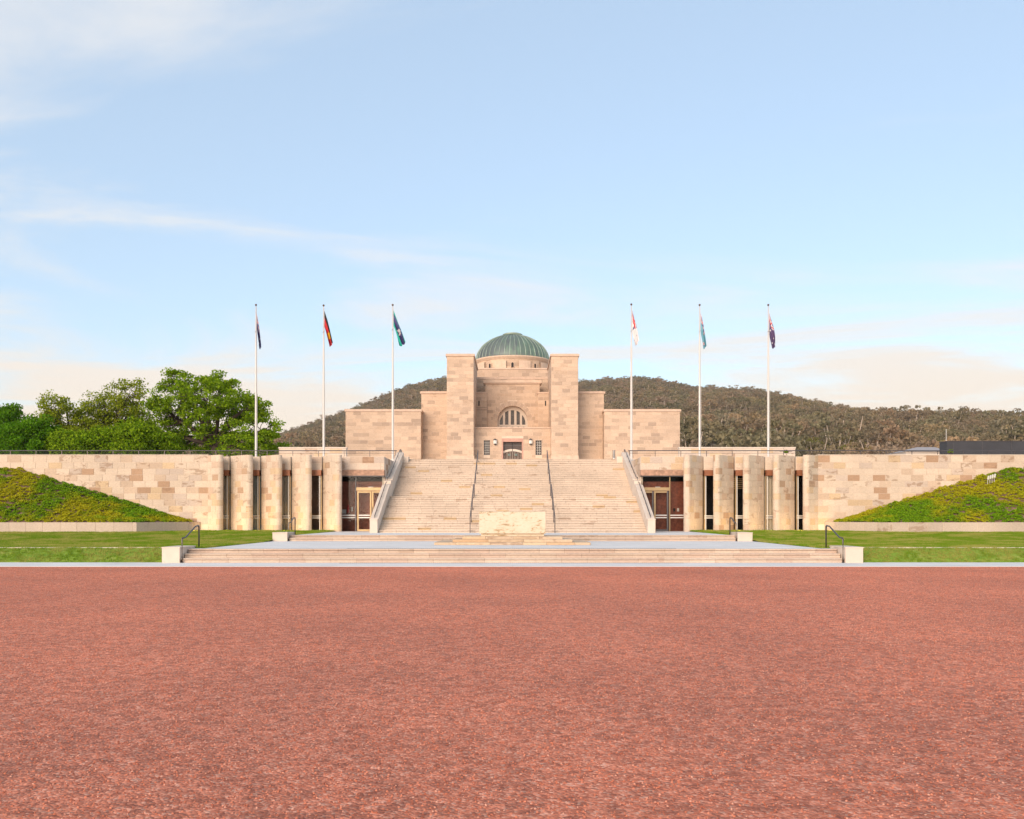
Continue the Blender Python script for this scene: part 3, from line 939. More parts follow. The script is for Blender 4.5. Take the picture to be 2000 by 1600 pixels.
        if kd.startswith('curtain'):
            cm = MB(); n = 46
            for j in range(n + 1):
                xx = x0 + (x1 - x0) * j / n
                yy = YF + 0.27 + 0.06 * math.sin(j * 1.15) + 0.02 * math.sin(j * 2.7)
                cm.v += [(xx, yy, ZU + 0.06), (xx, yy, 4.58)]
            for j in range(n): cm.f.append((2 * j, 2 * j + 2, 2 * j + 3, 2 * j + 1)); cm.m.append(0); cm.t.append(None)
            tag(cm.build('curtain', kd, w, True))
        elif kd == 'brownpanel':
            MB().box(x0, x1, YF + 0.9, YF + 0.95, ZU + 0.02, 4.6).build('inner_panel', 'brownpanel', w)
        elif kd == 'slats':
            for q in range(6): MB().box(x0, x1, YF + 0.7, YF + 0.78, 4.40 - q * 0.13, 4.46 - q * 0.13).build('slat', 'bronze', w)
            MB().box(x0 + 0.55 * (x1 - x0), x1, YF + 0.8, YF + 0.84, ZU + 0.05, 3.6).build('inner_panel', 'pinkpanel', w)
    # room behind
    xe = 8.70
    rm = MB()
    rx0, rx1 = sorted((X(xe), X(xr0 + 0.3)))
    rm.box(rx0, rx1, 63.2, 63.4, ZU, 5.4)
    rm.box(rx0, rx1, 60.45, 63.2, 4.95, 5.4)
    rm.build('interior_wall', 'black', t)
    MB().box(rx0, rx1, 60.2, 63.2, ZU - 0.15, ZU + 0.004).build('interior_floor', 'brownpanel', t)
    # roof slab behind the wall top
    MB().box(*sorted((X(8.875), X(46))), 60.45, 67.0, 5.45, 5.92).build('roof_slab', 'pale', t)
    ew = MB().box(*sorted((X(8.69), X(8.87))), YF + 0.57, 66.9, ZU + 0.005, ZW - 0.055).build('end_wall', 'mortar', t)
    ep = [(X(8.69), YF + 0.58), (X(8.69), 66.88)]
    clad(ew, ep if side < 0 else ep[::-1], 3.3, ZW - 0.06, 0.44, 0.9, pal_new, seed + 40, [0])
    # entrance ----------------------------------------------------
    pts, A, d, nrm, C = fins[4]
    k = (YF + 0.3 - A.y) / d.y
    xo = (A - nrm * 0.22 + d * k).x + 0.01
    x0, x1 = sorted((X(xo), X(8.67)))
    o = MB().box(x0, x1, YF + 0.15, YF + 0.55, 5.0, ZW - 0.05).build('entrance_wall', 'mortar', t)
    clad(o, [(x0 + 0.01, YF + 0.15), (x1 - 0.01, YF + 0.15)], 5.0, ZW - 0.06, 0.44, 0.78, pal_new, seed + 30, bud)
    lin = MB().box(x0, x1, YF + 0.08, YF + 0.6, 4.62, 4.99).build('stone_lintel', 'lintel', t)
    MB().box(x0, x1, YF + 0.10, YF + 0.6, 4.56, 4.615).build('lintel_trim', 'bronze_dark', t)
    en = place('entrance_door', None, (X(10), YF + 0.3, ZU), t)
    yg = YF + 0.34
    def bar(name, a, b, za, zb, mat, y0=yg - 0.05, y1=yg + 0.06): return MB().box(*sorted((X(a), X(b))), y0, y1, za, zb).build(name, mat, en)
    xm = mx(695 if side < 0 else 1308, yg)                      # mullion between side light and doors
    xd0, xd1 = xm - 0.10, 8.70
    zt = PZ(958, yg)
    doormat = 'bronze' if side < 0 else 'bronze_dark'
    MB().box(*sorted((X(xo - 0.02), X(8.70))), yg, yg + 0.012, ZU + 0.01, 4.56).build('pane', 'glass', en)
    bar('mullion', xm - 0.03, xm + 0.03, ZU + 0.005, 4.56, 'bronze_dark' if side < 0 else 'bronze', yg - 0.06, yg + 0.07)
    bar('header', xd1, xd0 + 0.06, zt - 0.02, zt + 0.20, 'bronze', yg - 0.07, yg + 0.08)
    dz = zt - 0.06
    for (a, b) in ((xd0 - 0.96, xd0), (xd1 - 0.3, xd0 - 1.0)):
        bar('door_stile', b - 0.10, b, ZU + 0.006, dz, doormat, yg - 0.04, yg + 0.05)
        bar('door_stile', a, a + 0.10, ZU + 0.006, dz, 'bronze', yg - 0.04, yg + 0.05)
        bar('door_rail', a + 0.10, b - 0.10, dz - 0.10, dz, 'bronze', yg - 0.04, yg + 0.05)
        bar('door_rail', a + 0.10, b - 0.10, ZU + 0.006, ZU + 0.13, doormat, yg - 0.04, yg + 0.05)
        for zz in (1.74, 1.90): bar('rail_bar', a + 0.10, b - 0.10, zz, zz + 0.07, 'steel', yg - 0.045, yg - 0.01)
    bar('pull_handle', xd0 - 1.03, xd0 - 1.0, 1.4, 2.5, 'bronze_dark', yg - 0.12, yg - 0.08)
    for zz in (1.74, 1.90): bar('rail_bar', xm + 0.035, xo - 0.02, zz, zz + 0.07, 'steel', yg - 0.045, yg - 0.01)
    # timber lining seen through the glass
    sl = MB()
    s0, s1 = sorted((X(8.7), X(xo)))
    n = int((s1 - s0) / 0.075)
    for j in range(n): sl.box(s0 + j * 0.075, s0 + j * 0.075 + 0.05, 60.95, 61.01, ZU + 0.004, 4.25)
    tag(sl.build('timber_slats', 'wood', t), kind='stuff')
    MB().box(s0, s1, 61.015, 61.05, ZU + 0.004, 4.25).build('timber_back', 'black', t)
    xs_ = mx(726 if side < 0 else 1283, 61.2)
    MB().box(*sorted((X(xs_ - 0.17), X(xs_ + 0.17))), 60.8, 60.84, PZ(957, 61.1), PZ(951, 61.1)).build('hanging_sign', 'whiteplastic', t)
    if side < 0:
        xf = mx(682.5, 61.3)
        MB().lathe([(0, 2.12), (0.075, 2.12), (0.075, 2.5), (0.03, 2.58), (0.03, 2.68), (0, 2.68)], X(xf), 60.84, 12).build('fire_extinguisher', 'red', t)
        xq = mx(673, 61.3)
        MB().box(*sorted((X(xq - 0.18), X(xq + 0.18))), 60.88, 60.92, 2.05, 2.33).build('notice_panel', 'whiteplastic', t)
        for dx in (0.22, 0.27): MB().box(*sorted((X(xf - dx), X(xf - dx - 0.03))), 60.88, 60.93, 2.2, 2.5).build('wall_switch', 'steel', t)
    else:
        for dx, mt in ((0.0, 'black'), (0.26, 'steel')):
            xf = mx(1315, 61.3) + dx
            MB().box(*sorted((X(xf - 0.07), X(xf + 0.07))), 60.9, 60.94, 2.2, 2.42).build('wall_switch', mt, t)
    # coping along the top
    cpn = 22
    for j in range(cpn):
        a = xr0 - 0.25 + (46 - xr0 + 0.25) * j / cpn; b = xr0 - 0.25 + (46 - xr0 + 0.25) * (j + 1) / cpn
        MB().box(*sorted((X(a + 0.005), X(b - 0.005))), YW - 0.03, YW + 1.3, ZW + 0.001, ZW + 0.05).build('coping_stone', 'pale', t)
    # uplights in the grass under every fin
    for i, (pts, A, d, nrm, C) in enumerate(fins):
        p = C - d * 0.35 + nrm * 1.7
        zg = 0.885
        u = thing('ground_uplight', (X(p.x), p.y, zg), 'small round uplight set in the grass before the %s blade of the %s wing' % (['outermost', 'second', 'middle', 'fourth', 'innermost'][i], 'left' if side < 0 else 'right'), 'uplight', 'uplights under the stone blades')
        MB().lathe([(0, zg + 0.035), (0.055, zg + 0.035), (0.075, zg + 0.03), (0.08, zg - 0.02)], X(p.x), p.y, 16).build('housing', 'steel', u)
        ld = bpy.data.lights.new('lamp', 'SPOT')
        ld.energy = 70; ld.color = (1.0, 0.62, 0.26); ld.spot_size = R(110); ld.spot_blend = 0.9; ld.shadow_soft_size = 0.08
        lo_ = place('lamp', ld, (X(p.x), p.y, zg + 0.06), u)
        aim = Vector((X((A + (C - A) * 0.62).x), (A + (C - A) * 0.62).y, 1.7)) - Vector((X(p.x), p.y, zg + 0.06))
        lo_.rotation_euler = (-aim).to_track_quat('Z', 'Y').to_euler()
    return t
def berm_top(x):
    return max(1.45, min(5.06, 1.48 + (x - 21.6) * (5.05 - 1.48) / (33.0 - 21.6)))
wing(-1, [435, 493, 550, 608, 667], [387, 447, 507, 567, 628], 'pale sandstone terrace wing with blade-like fins left of the staircase', 100)
wing(1, [1569, 1510.5, 1452, 1394, 1336], [1617, 1555.5, 1495.5, 1436, 1375], 'pale sandstone terrace wing with blade-like fins right of the staircase', 200)

# planter walls and planted banks
ytp = 55.0
for side, word in ((-1, 'left'), (1, 'right')):
    t = thing('planter_wall', (side * 30, ytp, 0.86), 'low stone retaining wall at the foot of the planted bank on the %s' % word, 'wall')
    path = [(46.0, ytp), (23.3, ytp), (20.9, YW - 0.05)]
    P2 = [(side * x, y) for x, y in path]
    if side > 0: P2 = P2[::-1]
    inner = [(side * 46, ytp + 0.4), (side * 23.5, ytp + 0.4), (side * 21.35, YW - 0.05)]
    poly = [(side * x, y) for x, y in path] + inner[::-1]
    a = sum(poly[k][0] * poly[(k + 1) % 6][1] - poly[(k + 1) % 6][0] * poly[k][1] for k in range(6))
    if a < 0: poly = poly[::-1]
    body = MB().prism(poly, 0.5, 1.48).build('body', 'mortar', t)
    clad(t, P2, 0.84, 1.50, 0.66, 1.06, lambda q: (lambda k: (0.58 * k, 0.475 * k, 0.39 * k, 0.5 if q.random() < 0.2 else 0.0))(q.uniform(0.94, 1.05)), 300 + side, [80], name='wall_panel', T=0.08)
    # bank
    m = MB(); nx, ny = 60, 12
    for i in range(nx + 1):
        x = 21.5 + (46 - 21.5) * i / nx
        yf = ytp + 0.38 if x > 23.4 else ytp + 0.38 + (23.4 - x) / (23.4 - 21.3) * (YW - ytp - 0.5)
        for j in range(ny + 1):
            q = j / ny
            y_ = yf + (YW - 0.02 - yf) * q
            z_ = 1.47 + (berm_top(x) - 0.02 - 1.47) * (q ** 0.92) + 0.05 * math.sin(x * 2.3 + q * 5) * q * (1 - q) * 4
            m.v.append((side * x, y_, z_))
    for i in range(nx):
        for j in range(ny):
            q = (i * (ny + 1) + j, (i + 1) * (ny + 1) + j, (i + 1) * (ny + 1) + j + 1, i * (ny + 1) + j + 1)
            m.f.append(q if side > 0 else q[::-1]); m.m.append(0); m.t.append(None)
    bank = struct('planted_bank', m, 'soil', True)
    bank['_side'] = side

# ================================================================ the memorial hall
YT = 88.0
hall = thing('memorial_hall', (0, YT, ZP), 'sandstone memorial hall with twin square towers and a green copper dome', 'building')
hb = [310]
CO, BL = 0.36, 0.82
def block_part(name, x0, x1, y0, y1, z1, seed, faces='f', cap=True, holes=None, cap_out=0.12, course=CO, core_mat='mortar_old', z0=None, pal=pal_old):
    z0 = ZP - 0.01 if z0 is None else z0
    o = MB().box(x0, x1, y0, y1, z0, z1).build(name, core_mat, hall)
    if 'f' in faces: clad(o, [(x0, y0), (x1, y0)], z0, z1, course, BL, pal, seed, hb, holes=holes)
    if 'r' in faces: clad(o, [(x1, y0 + 0.02), (x1, y1)], z0, z1, course, BL, pal, seed + 1, [0])
    if 'l' in faces: clad(o, [(x0, y1), (x0, y0 + 0.02)], z0, z1, course, BL, pal, seed + 2, [0])
    if cap:
        c = MB().box(x0 - cap_out, x1 + cap_out, y0 - cap_out, y1 + cap_out, z1 + 0.001, z1 + 0.20)
        c.box(x0 - cap_out * 0.4, x1 + cap_out * 0.4, y0 - cap_out * 0.4, y1 + cap_out * 0.4, z1 + 0.2, z1 + 0.24)
        c.build('coping', 'coping', o)
    return o
zt = PZ(696, YT)
tx0, tx1 = PX(873, YT), PX(925, YT)
block_part('tower', tx0, tx1, YT, 96.5, zt, 11, 'frl')
block_part('tower', -tx1, -tx0, YT, 96.5, zt, 21, 'frl')
yb = 91.0
block_part('buttress', PX(823, yb), tx0 + 0.05, yb, 101, PZ(769, yb), 31, 'f')
block_part('buttress', -tx0 - 0.05, PX(1179.5, yb), yb, 101, PZ(769, yb), 41, 'f')
yw = 89.3
block_part('hall_wing', PX(675, yw), PX(822, yw), yw, 105, PZ(804, yw), 51, 'fr', cap_out=0.1)
block_part('hall_wing', PX(1180.5, yw), PX(1328, yw), yw, 105, PZ(804, yw), 61, 'fl', cap_out=0.1)
# projecting base course
for sx in (-1, 1):
    a, b = sorted((sx * -tx0 + sx * 0.06, sx * -tx1 - sx * 0.06))
    MB().box(a, b, YT - 0.06, YT + 0.02, ZP - 0.01, PZ(890, YT)).build('base_course', 'trim', hall)
# porch between the towers
yp = 89.8
zp = PZ(837, yp)
dx0, dx1, dzt = PX(980, yp), PX(1022, yp), PZ(856.5, yp)
wx = [(PX(945, yp), PX(957, yp)), (PX(1046, yp), PX(1058, yp))]
wz = (PZ(889, yp), PZ(860, yp))
def pholes(za, zb):
    h = []
    x0 = tx1
    if za < dzt: h.append((dx0 - x0, dx1 - x0))
    if zb > wz[0] and za < wz[1]: h += [(a - x0, b - x0) for a, b in wx]
    return h
outer = [(tx1, ZP - 0.01), (-tx1, ZP - 0.01), (-tx1, zp), (tx1, zp)]
rect = lambda a, b, c, d: [(a, c), (b, c), (b, d), (a, d)]
porch = fill2d('porch', [(tx1, ZP), (dx0, ZP), (dx0, dzt), (dx1, dzt), (dx1, ZP), (-tx1, ZP), (-tx1, zp), (tx1, zp)], [rect(a, b, *wz) for a, b in wx], yp, 0.8, 'mortar_old', hall)
clad(porch, [(tx1, yp), (-tx1, yp)], ZP, zp - 0.02, 0.37, 0.95, pal_old, 71, hb, holes=pholes)
MB().box(tx1 + 0.002, -tx1 - 0.002, yp - 0.10, 95.0, zp + 0.001, zp + 0.12).build('porch_coping', 'coping', hall)
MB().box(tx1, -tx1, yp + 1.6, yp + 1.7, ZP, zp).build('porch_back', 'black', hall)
dr = place('main_door', None, (0, yp, ZP), hall)
fw = 0.14
MB().box(dx0 + 0.001, dx0 + fw, yp - 0.03, yp + 0.5, ZP, dzt).build('door_jamb', 'pinkstone', dr)
MB().box(dx1 - fw, dx1 - 0.001, yp - 0.03, yp + 0.5, ZP, dzt).build('door_jamb', 'pinkstone', dr)
dlz = PZ(863, yp)
MB().box(dx0 + fw, dx1 - fw, yp + 0.02, yp + 0.5, dlz, dzt - 0.001).build('door_lintel', 'pinkstone', dr)
for sx in (-1, 1):
    a, b = sorted((sx * 0.02, sx * (dx1 - fw)))
    MB().box(a, b, yp + 0.50, yp + 0.56, ZP + 0.01, dlz).build('door_leaf', 'wood_door', dr)
    g = MB()
    for k in range(9): g.box(a + 0.03 + k * 0.105, a + 0.065 + k * 0.105, yp + 0.46, yp + 0.495, PZ(880, yp), dlz - 0.02)
    for k in range(2): g.box(a, b, yp + 0.45, yp + 0.49, dlz - 0.35 - k * 0.6, dlz - 0.31 - k * 0.6)
    g.build('door_grille', 'bronze_dark', dr)
    # inner white gate with a curved top
    gt = MB(); n = 12
    w_ = dx1 - fw - 0.02
    for k in range(n):
        xa, xb = sx * (0.03 + w_ * k / n), sx * (0.03 + w_ * (k + 1) / n)
        ha = PZ(880 - 3.2 + 3.2 * (k / n) ** 2 * 1.3, yp); hbz = PZ(880 - 3.2 + 3.2 * ((k + 1) / n) ** 2 * 1.3, yp)
        x0_, x1_ = sorted((xa, xb)); za_, zb_ = (ha, hbz) if xa < xb else (hbz, ha)
        gt.add([(x0_, yp + 0.30, za_ - 0.22), (x1_, yp + 0.30, zb_ - 0.22), (x1_, yp + 0.30, zb_), (x0_, yp + 0.30, za_), (x0_, yp + 0.34, za_ - 0.22), (x1_, yp + 0.34, zb_ - 0.22), (x1_, yp + 0.34, zb_), (x0_, yp + 0.34, za_)],
               [(0, 1, 2, 3), (7, 6, 5, 4), (3, 2, 6, 7), (1, 0, 4, 5), (0, 3, 7, 4), (2, 1, 5, 6)])
    for k in range(7):
        xx = sx * (0.04 + (w_ - 0.03) * k / 6)
        gt.box(xx - 0.012, xx + 0.012, yp + 0.31, yp + 0.33, ZP + 0.01, PZ(881, yp))
    gt.build('gate', 'pale', dr)
    MB().box(*sorted((sx * 0.22, sx * 0.48)), yp + 0.28, yp + 0.295, PZ(890, yp), PZ(886, yp)).build('gate_sign', 'dome', dr)
for i, (a, b) in enumerate(wx):
    w = place('window', None, ((a + b) / 2, yp, wz[0]), hall)
    MB().box(a, b, yp + 0.22, yp + 0.235, *wz).build('pane', 'leadglass', w)
    f = MB()
    f.box(a, a + 0.05, yp + 0.12, yp + 0.24, *wz); f.box(b - 0.05, b, yp + 0.12, yp + 0.24, *wz)
    f.box(a + 0.05, b - 0.05, yp + 0.12, yp + 0.24, wz[0], wz[0] + 0.05); f.box(a + 0.05, b - 0.05, yp + 0.12, yp + 0.24, wz[1] - 0.05, wz[1])
    f.build('frame', 'bronze_dark', w)
    lead = MB()
    for k in range(1, 3): lead.box(a + (b - a) * k / 3 - 0.01, a + (b - a) * k / 3 + 0.01, yp + 0.19, yp + 0.218, wz[0] + 0.05, wz[1] - 0.05)
    for k in range(1, 6): lead.box(a + 0.05, b - 0.05, yp + 0.185, yp + 0.215, wz[0] + (wz[1] - wz[0]) * k / 6 - 0.01, wz[0] + (wz[1] - wz[0]) * k / 6 + 0.01)
    lead.build('lead_bars', 'lampglass', w)
for px, word in ((967, 'left'), (1036.5, 'right')):
    x = PX(px, yp)
    l = thing('wall_lantern', (x, yp - 0.2, PZ(869, yp)), 'white glass wall lantern with a pointed top %s of the main door' % word, 'lantern', 'lanterns beside the main door')
    z0, z1 = PZ(868, yp), PZ(860.5, yp)
    MB().lathe([(0.13, z0), (0.19, z0 + 0.05), (0.19, z1), (0.13, z1 + 0.02)], x, yp - 0.23, 6).build('glass_body', 'lampglass', l)
    MB().lathe([(0.225, z1), (0.21, z1 + 0.05), (0.0, z1 + 0.2)], x, yp - 0.23, 6).build('hood', 'bronze_dark', l)
    MB().lathe([(0.0, z0 - 0.12), (0.10, z0 - 0.06), (0.19, z0 + 0.04)], x, yp - 0.23, 6).build('base', 'bronze_dark', l)
    MB().box(x - 0.04, x + 0.04, yp - 0.2, yp - 0.015, z1 - 0.05, z1 + 0.03).build('bracket', 'bronze_dark', l)
# arched bay above the porch
yc, ysd = 95.0, 94.3
zb0 = zp + 0.10
ztop = PZ(748.5, yc)
RA = 29.3 * yc / F
zspr = PZ(822, yc)
xw = PX(1054, yc)
arc = [(RA, zb0)] + [(RA * math.cos(a), zspr + RA * math.sin(a)) for a in np.linspace(0, math.pi, 25)] + [(-RA, zb0)]
bay = fill2d('arched_bay', [(-xw, zb0)] + arc[::-1] + [(xw, zb0), (xw, ztop), (-xw, ztop)], [], yc, 0.9, 'mortar_old', hall)
RV = 38.5 * yc / F
def bholes(za, zb):
    zm = (za + zb) / 2
    if zm < zspr: c = RA
    elif zm < zspr + RV: c = max(math.sqrt(RV * RV - (zm - zspr) ** 2), 0.0)
    else: return []
    if zm < zspr: c = RA + 0.02
    return [(xw - c, xw + c)]
clad(bay, [(-xw, yc), (xw, yc)], zb0, ztop, CO, BL, pal_old, 81, hb, holes=bholes)
nv = 17
for k in range(nv):                              # wedge-shaped arch stones
    a0 = math.pi * k / nv + 0.008; a1 = math.pi * (k + 1) / nv - 0.008
    vs = []
    for yy in (yc - 0.025 - 0.006 * (k % 2), yc + 0.1):
        for (rr, aa) in ((RA, a0), (RA, a1), (RV, a1), (RV, a0)): vs.append((rr * math.cos(aa), yy, zspr + rr * math.sin(aa)))
    o = MB().add(vs, [(0, 1, 2, 3), (7, 6, 5, 4), (1, 0, 4, 5), (2, 1, 5, 6), (3, 2, 6, 7), (0, 3, 7, 4)]).build('arch_stone', 'stone', bay)
    o.color = (0.50, 0.37, 0.28, 0) if k % 2 else (0.57, 0.43, 0.32, 0)
win = place('arched_window', None, (0, yc + 0.7, zb0), hall)
holes = []
for px, pt in ((978.5, 810), (989.5, 801.5), (1001, 800), (1012.5, 801.5), (1023.5, 810)):
    xc_ = PX(px, yc) * 0.98; hw = 3.3 * yc / F
    za, zt_ = PZ(828.5, yc), PZ(pt, yc)
    if px == 1001: loop = [(xc_ - hw, za), (xc_ + hw, za), (xc_ + hw, zt_), (xc_ - hw, zt_)]
    else:
        sg = 1 if px > 1001 else -1
        drop = (3.0 if pt < 805 else 12.0) * yc / F
        inner_x, outer_x = xc_ - sg * hw, xc_ + sg * hw
        loop = [(inner_x, za), (outer_x, za), (outer_x, zt_ - drop), ((inner_x + outer_x * 2) / 3, zt_ - drop * 0.45), (inner_x, zt_ + 0.05)]
    holes.append(loop)
    holes.append([(xc_ + hw * 1.0 * math.cos(a), PZ(836, yc) + 0.02 + hw * 1.0 * math.sin(a)) for a in np.linspace(0, math.pi, 9)])
RI = RA + 0.05
fill2d('tracery', [(RI, zb0 - 0.05)] + [(RI * math.cos(a), zspr + RI * math.sin(a)) for a in np.linspace(0, math.pi, 25)] + [(-RI, zb0 - 0.05)], holes, yc + 0.62, 0.22, 'pale', win)
MB().box(-RA - 0.1, RA + 0.1, yc + 0.80, yc + 0.82, zb0 - 0.05, zspr + RA + 0.05).build('stained_glass', 'leadglass', win)
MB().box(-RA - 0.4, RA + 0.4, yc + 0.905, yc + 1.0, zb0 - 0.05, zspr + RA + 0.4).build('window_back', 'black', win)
cz = PZ(743, yc)
MB().box(-xw - 0.22, xw + 0.22, yc - 0.22, yc + 1.6, ztop + 0.001, cz).build('bay_cornice', 'trim', hall)
MB().box(-xw - 0.12, xw + 0.12, yc - 0.12, yc + 1.6, ztop - 0.12, ztop).build('bay_cornice_bead', 'coping', hall)
MB().box(-xw + 0.02, xw - 0.02, yc + 0.91, 99.0, zb0, ztop - 0.13).build('bay_core', 'mortar_old', hall)
for sx in (-1, 1):
    a, b = sorted((sx * 2.72, sx * (-tx1 + 0.0)))
    o = MB().box(a, b, ysd, 97.4, zb0, PZ(769, ysd)).build('side_pier', 'mortar_old', hall)
    sl_a = PX(935.5, ysd) if sx < 0 else PX(1065.5, ysd)
    sz = (PZ(793, ysd), PZ(783, ysd))
    clad(o, [(a, ysd), (b, ysd)], zb0, PZ(769, ysd), CO, BL, pal_old, 90 + sx, hb)
    MB().box(sl_a - 0.065, sl_a + 0.065, ysd - 0.03, ysd - 0.022, *sz).build('slit_window', 'black', o)
    MB().box(a - 0.06, b + 0.0, ysd - 0.08, 97.45, PZ(769, ysd) + 0.001, PZ(766, ysd)).build('coping', 'coping', o)
    MB().box(a, b, ysd - 0.05, ysd + 0.05, PZ(799.5, ysd), PZ(798, ysd)).build('string_course', 'trim', o)
ya = 97.6
block_part('upper_block', -6.2, 6.2, ya, 104, PZ(741, ya), 95, 'f', cap_out=0.05, z0=12)
# the domed hall behind the courtyard
YB, YD = 140.0, 148.0
o = block_part('dome_block', -10, 10, YB, 160, PZ(721.5, YB), 97, '', cap=False, z0=ZP)
clad(o, [(-7, YB), (7, YB)], 20.5, PZ(721.5, YB), 0.55, 1.15, lambda q: (lambda c: (c[0] * 0.86, c[1] * 0.83, c[2] * 0.82, c[3]))(pal_old(q)), 98, [0])
MB().box(-10.1, 10.1, YB - 0.12, 160.1, PZ(721.5, YB) + 0.001, PZ(719, YB)).build('coping', 'coping', o)
RD = 6.15
zd0 = PZ(719, YB)
zdm = 27.62
drum = MB().lathe([(RD - 0.05, zd0), (RD - 0.05, zdm - 0.5)], 0, YD, 96).build('drum', 'mortar_old', hall, True)
dpath = [(RD * math.sin(a) * 0.992, YD - RD * math.cos(a) * 0.992) for a in np.linspace(-1.55, 1.55, 63)]
clad(drum, dpath, zd0 + 0.25, zdm - 0.5, 0.62, 1.2, pal_old, 99, [0])
MB().lathe([(RD - 0.05, zdm - 0.56), (RD + 0.10, zdm - 0.5), (RD + 0.12, zdm - 0.30), (RD + 0.30, zdm - 0.22), (RD + 0.32, zdm), (RD - 0.4, zdm + 0.02)], 0, YD, 96).build('drum_cornice', 'trim', hall, True)
MB().lathe([(RD + 0.0, zd0), (RD + 0.12, zd0), (RD + 0.12, zd0 + 0.26), (RD, zd0 + 0.30)], 0, YD, 96).build('drum_base', 'pale', hall, True)
for k in range(-2, 3):
    a = R(36 * k)
    w = place('drum_window', None, (RD * math.sin(a), YD - RD * math.cos(a), zd0 + 0.3), hall)
    c, s = math.cos(a), math.sin(a)
    def loc(u, dpt, z): return (u * c + (RD + dpt) * s, YD + u * s - (RD + dpt) * c, z)
    hw, zb_, zt_ = 0.20, zd0 + 0.42, zd0 + 1.02
    prof = [(-hw, zb_), (hw, zb_), (hw, zt_)] + [(hw * math.cos(q), zt_ + hw * math.sin(q)) for q in np.linspace(0, math.pi, 8)[1:-1]] + [(-hw, zt_)]
    n = len(prof)
    MB().add([loc(u, 0.04, z) for u, z in prof], [tuple(range(n))]).build('opening', 'black', w)
    pr2 = [(u * 1.45, zb_ + (z - zb_) * 1.13 - 0.02) for u, z in prof]
    vs = [loc(u, 0.10, z) for u, z in prof] + [loc(u, 0.10, z) for u, z in pr2] + [loc(u, 0.03, z) for u, z in prof] + [loc(u, 0.03, z) for u, z in pr2]
    fs = []
    for i in range(n):
        j = (i + 1) % n
        fs += [(n + i, n + j, j, i), (i, j, 2 * n + j, 2 * n + i), (n + j, n + i, 3 * n + i, 3 * n + j)]
    MB().add(vs, fs).build('surround', 'trim', w)
    if k < 2:
        a2 = R(36 * k + 18)
        MB().lathe([(RD, zd0 + 0.28), (RD + 0.26, zd0 + 0.28), (RD + 0.26, zdm - 0.85), (RD + 0.02, zdm - 0.80)], 0, YD, 10, a0=a2 - 0.155, a1=a2 + 0.155).build('drum_panel', 'trim', hall)
HD, zc0 = 4.45, 27.55
prof = [(6.12 * math.cos(q), zc0 + HD * math.sin(q)) for q in np.linspace(0, R(78), 22)]
prof = [(6.30, zc0 + 0.02), (6.30, zc0 + 0.10)] + prof
dome = MB().lathe(prof, 0, YD, 120).build('dome', 'dome', hall, True)
nr = 44
for k in range(nr):
    a = 2 * math.pi * (k + 0.5) / nr
    if math.cos(a) < -0.25: continue
    pts = [((6.15 * math.cos(q)) * math.sin(a), YD - 6.15 * math.cos(q) * math.cos(a), zc0 + 0.03 + HD * 1.004 * math.sin(q)) for q in np.linspace(0.02, R(77), 14)]
    MB().tube(pts, 0.055, 4).build('rib', 'rib', dome, True)
zl = zc0 + HD * math.sin(R(78))
MB().lathe([(1.25, zl - 0.14), (1.32, zl + 0.06), (1.66, zl + 0.12), (1.66, zl + 0.26), (1.45, zl + 0.38), (0, zl + 0.42)], 0, YD, 48).build('dome_cap', 'rib', dome, True)

# forecourt railing, low walls, flagpoles
for side, word in ((-1, 'left'), (1, 'right')):
    t = thing('terrace_railing', (side * 27, 66.4, 5.95), 'thin dark rail along the roof edge of the %s terrace wing' % word, 'railing')
    yr = 66.4
    MB().tube([(side * 8.65, yr, PZ(880.5, yr)), (side * 48, yr, PZ(880.5, yr))], 0.035, 8).build('top_rail', 'metal', t)
    MB().tube([(side * 8.8, yr, PZ(885.2, yr)), (side * 48, yr, PZ(885.2, yr))], 0.016, 6).build('lower_rail', 'metal', t)
    for k in range(21):
        x = side * (8.75 + k * 1.92)
        MB().box(x - 0.02, x + 0.02, yr - 0.02, yr + 0.02, 5.9, PZ(880.5, yr)).build('post', 'metal', t)
    yl_ = 80.0
    xa, xb = (PX(545, yl_), PX(676, yl_)) if side < 0 else (PX(1327, yl_), PX(1553, yl_))
    t = thing('parapet_wall', ((xa + xb) / 2, yl_, ZP), 'long low sandstone wall on the forecourt beyond the %s hall wing' % word, 'wall')
    o = MB().box(xa, xb, yl_, yl_ + 0.6, ZP - 0.02, PZ(876, yl_)).build('body', 'mortar', t)
    clad(o, [(xa, yl_), (xb, yl_)], ZP, PZ(876, yl_), 0.42, 1.2, pal_new, 400 + side, [120])
    MB().box(xa - 0.05, xb + 0.05, yl_ - 0.06, yl_ + 0.66, PZ(876, yl_) + 0.001, PZ(873.5, yl_)).build('coping', 'pale', t)
    # louvred dark bollard lights at the head of the stair
    for px in ((782.5,) if side < 0 else (1199,)):
        x = PX(px, 69.0)
        b = thing('bollard_light', (x, 69, ZP - 0.02), 'short dark louvred bollard light at the %s head of the staircase' % word, 'bollard', 'bollards at the stair head')
        for k in range(7): MB().lathe([(0, 6.4 + k * 0.09), (0.12, 6.4 + k * 0.09), (0.12, 6.44 + k * 0.09), (0, 6.44 + k * 0.09)], x, 69, 14).build('louvre', 'bronze_dark', b)
        MB().lathe([(0.07, ZP - 0.02), (0.07, 7.0), (0, 7.0)], x, 69, 12).build('post', 'steel', b)

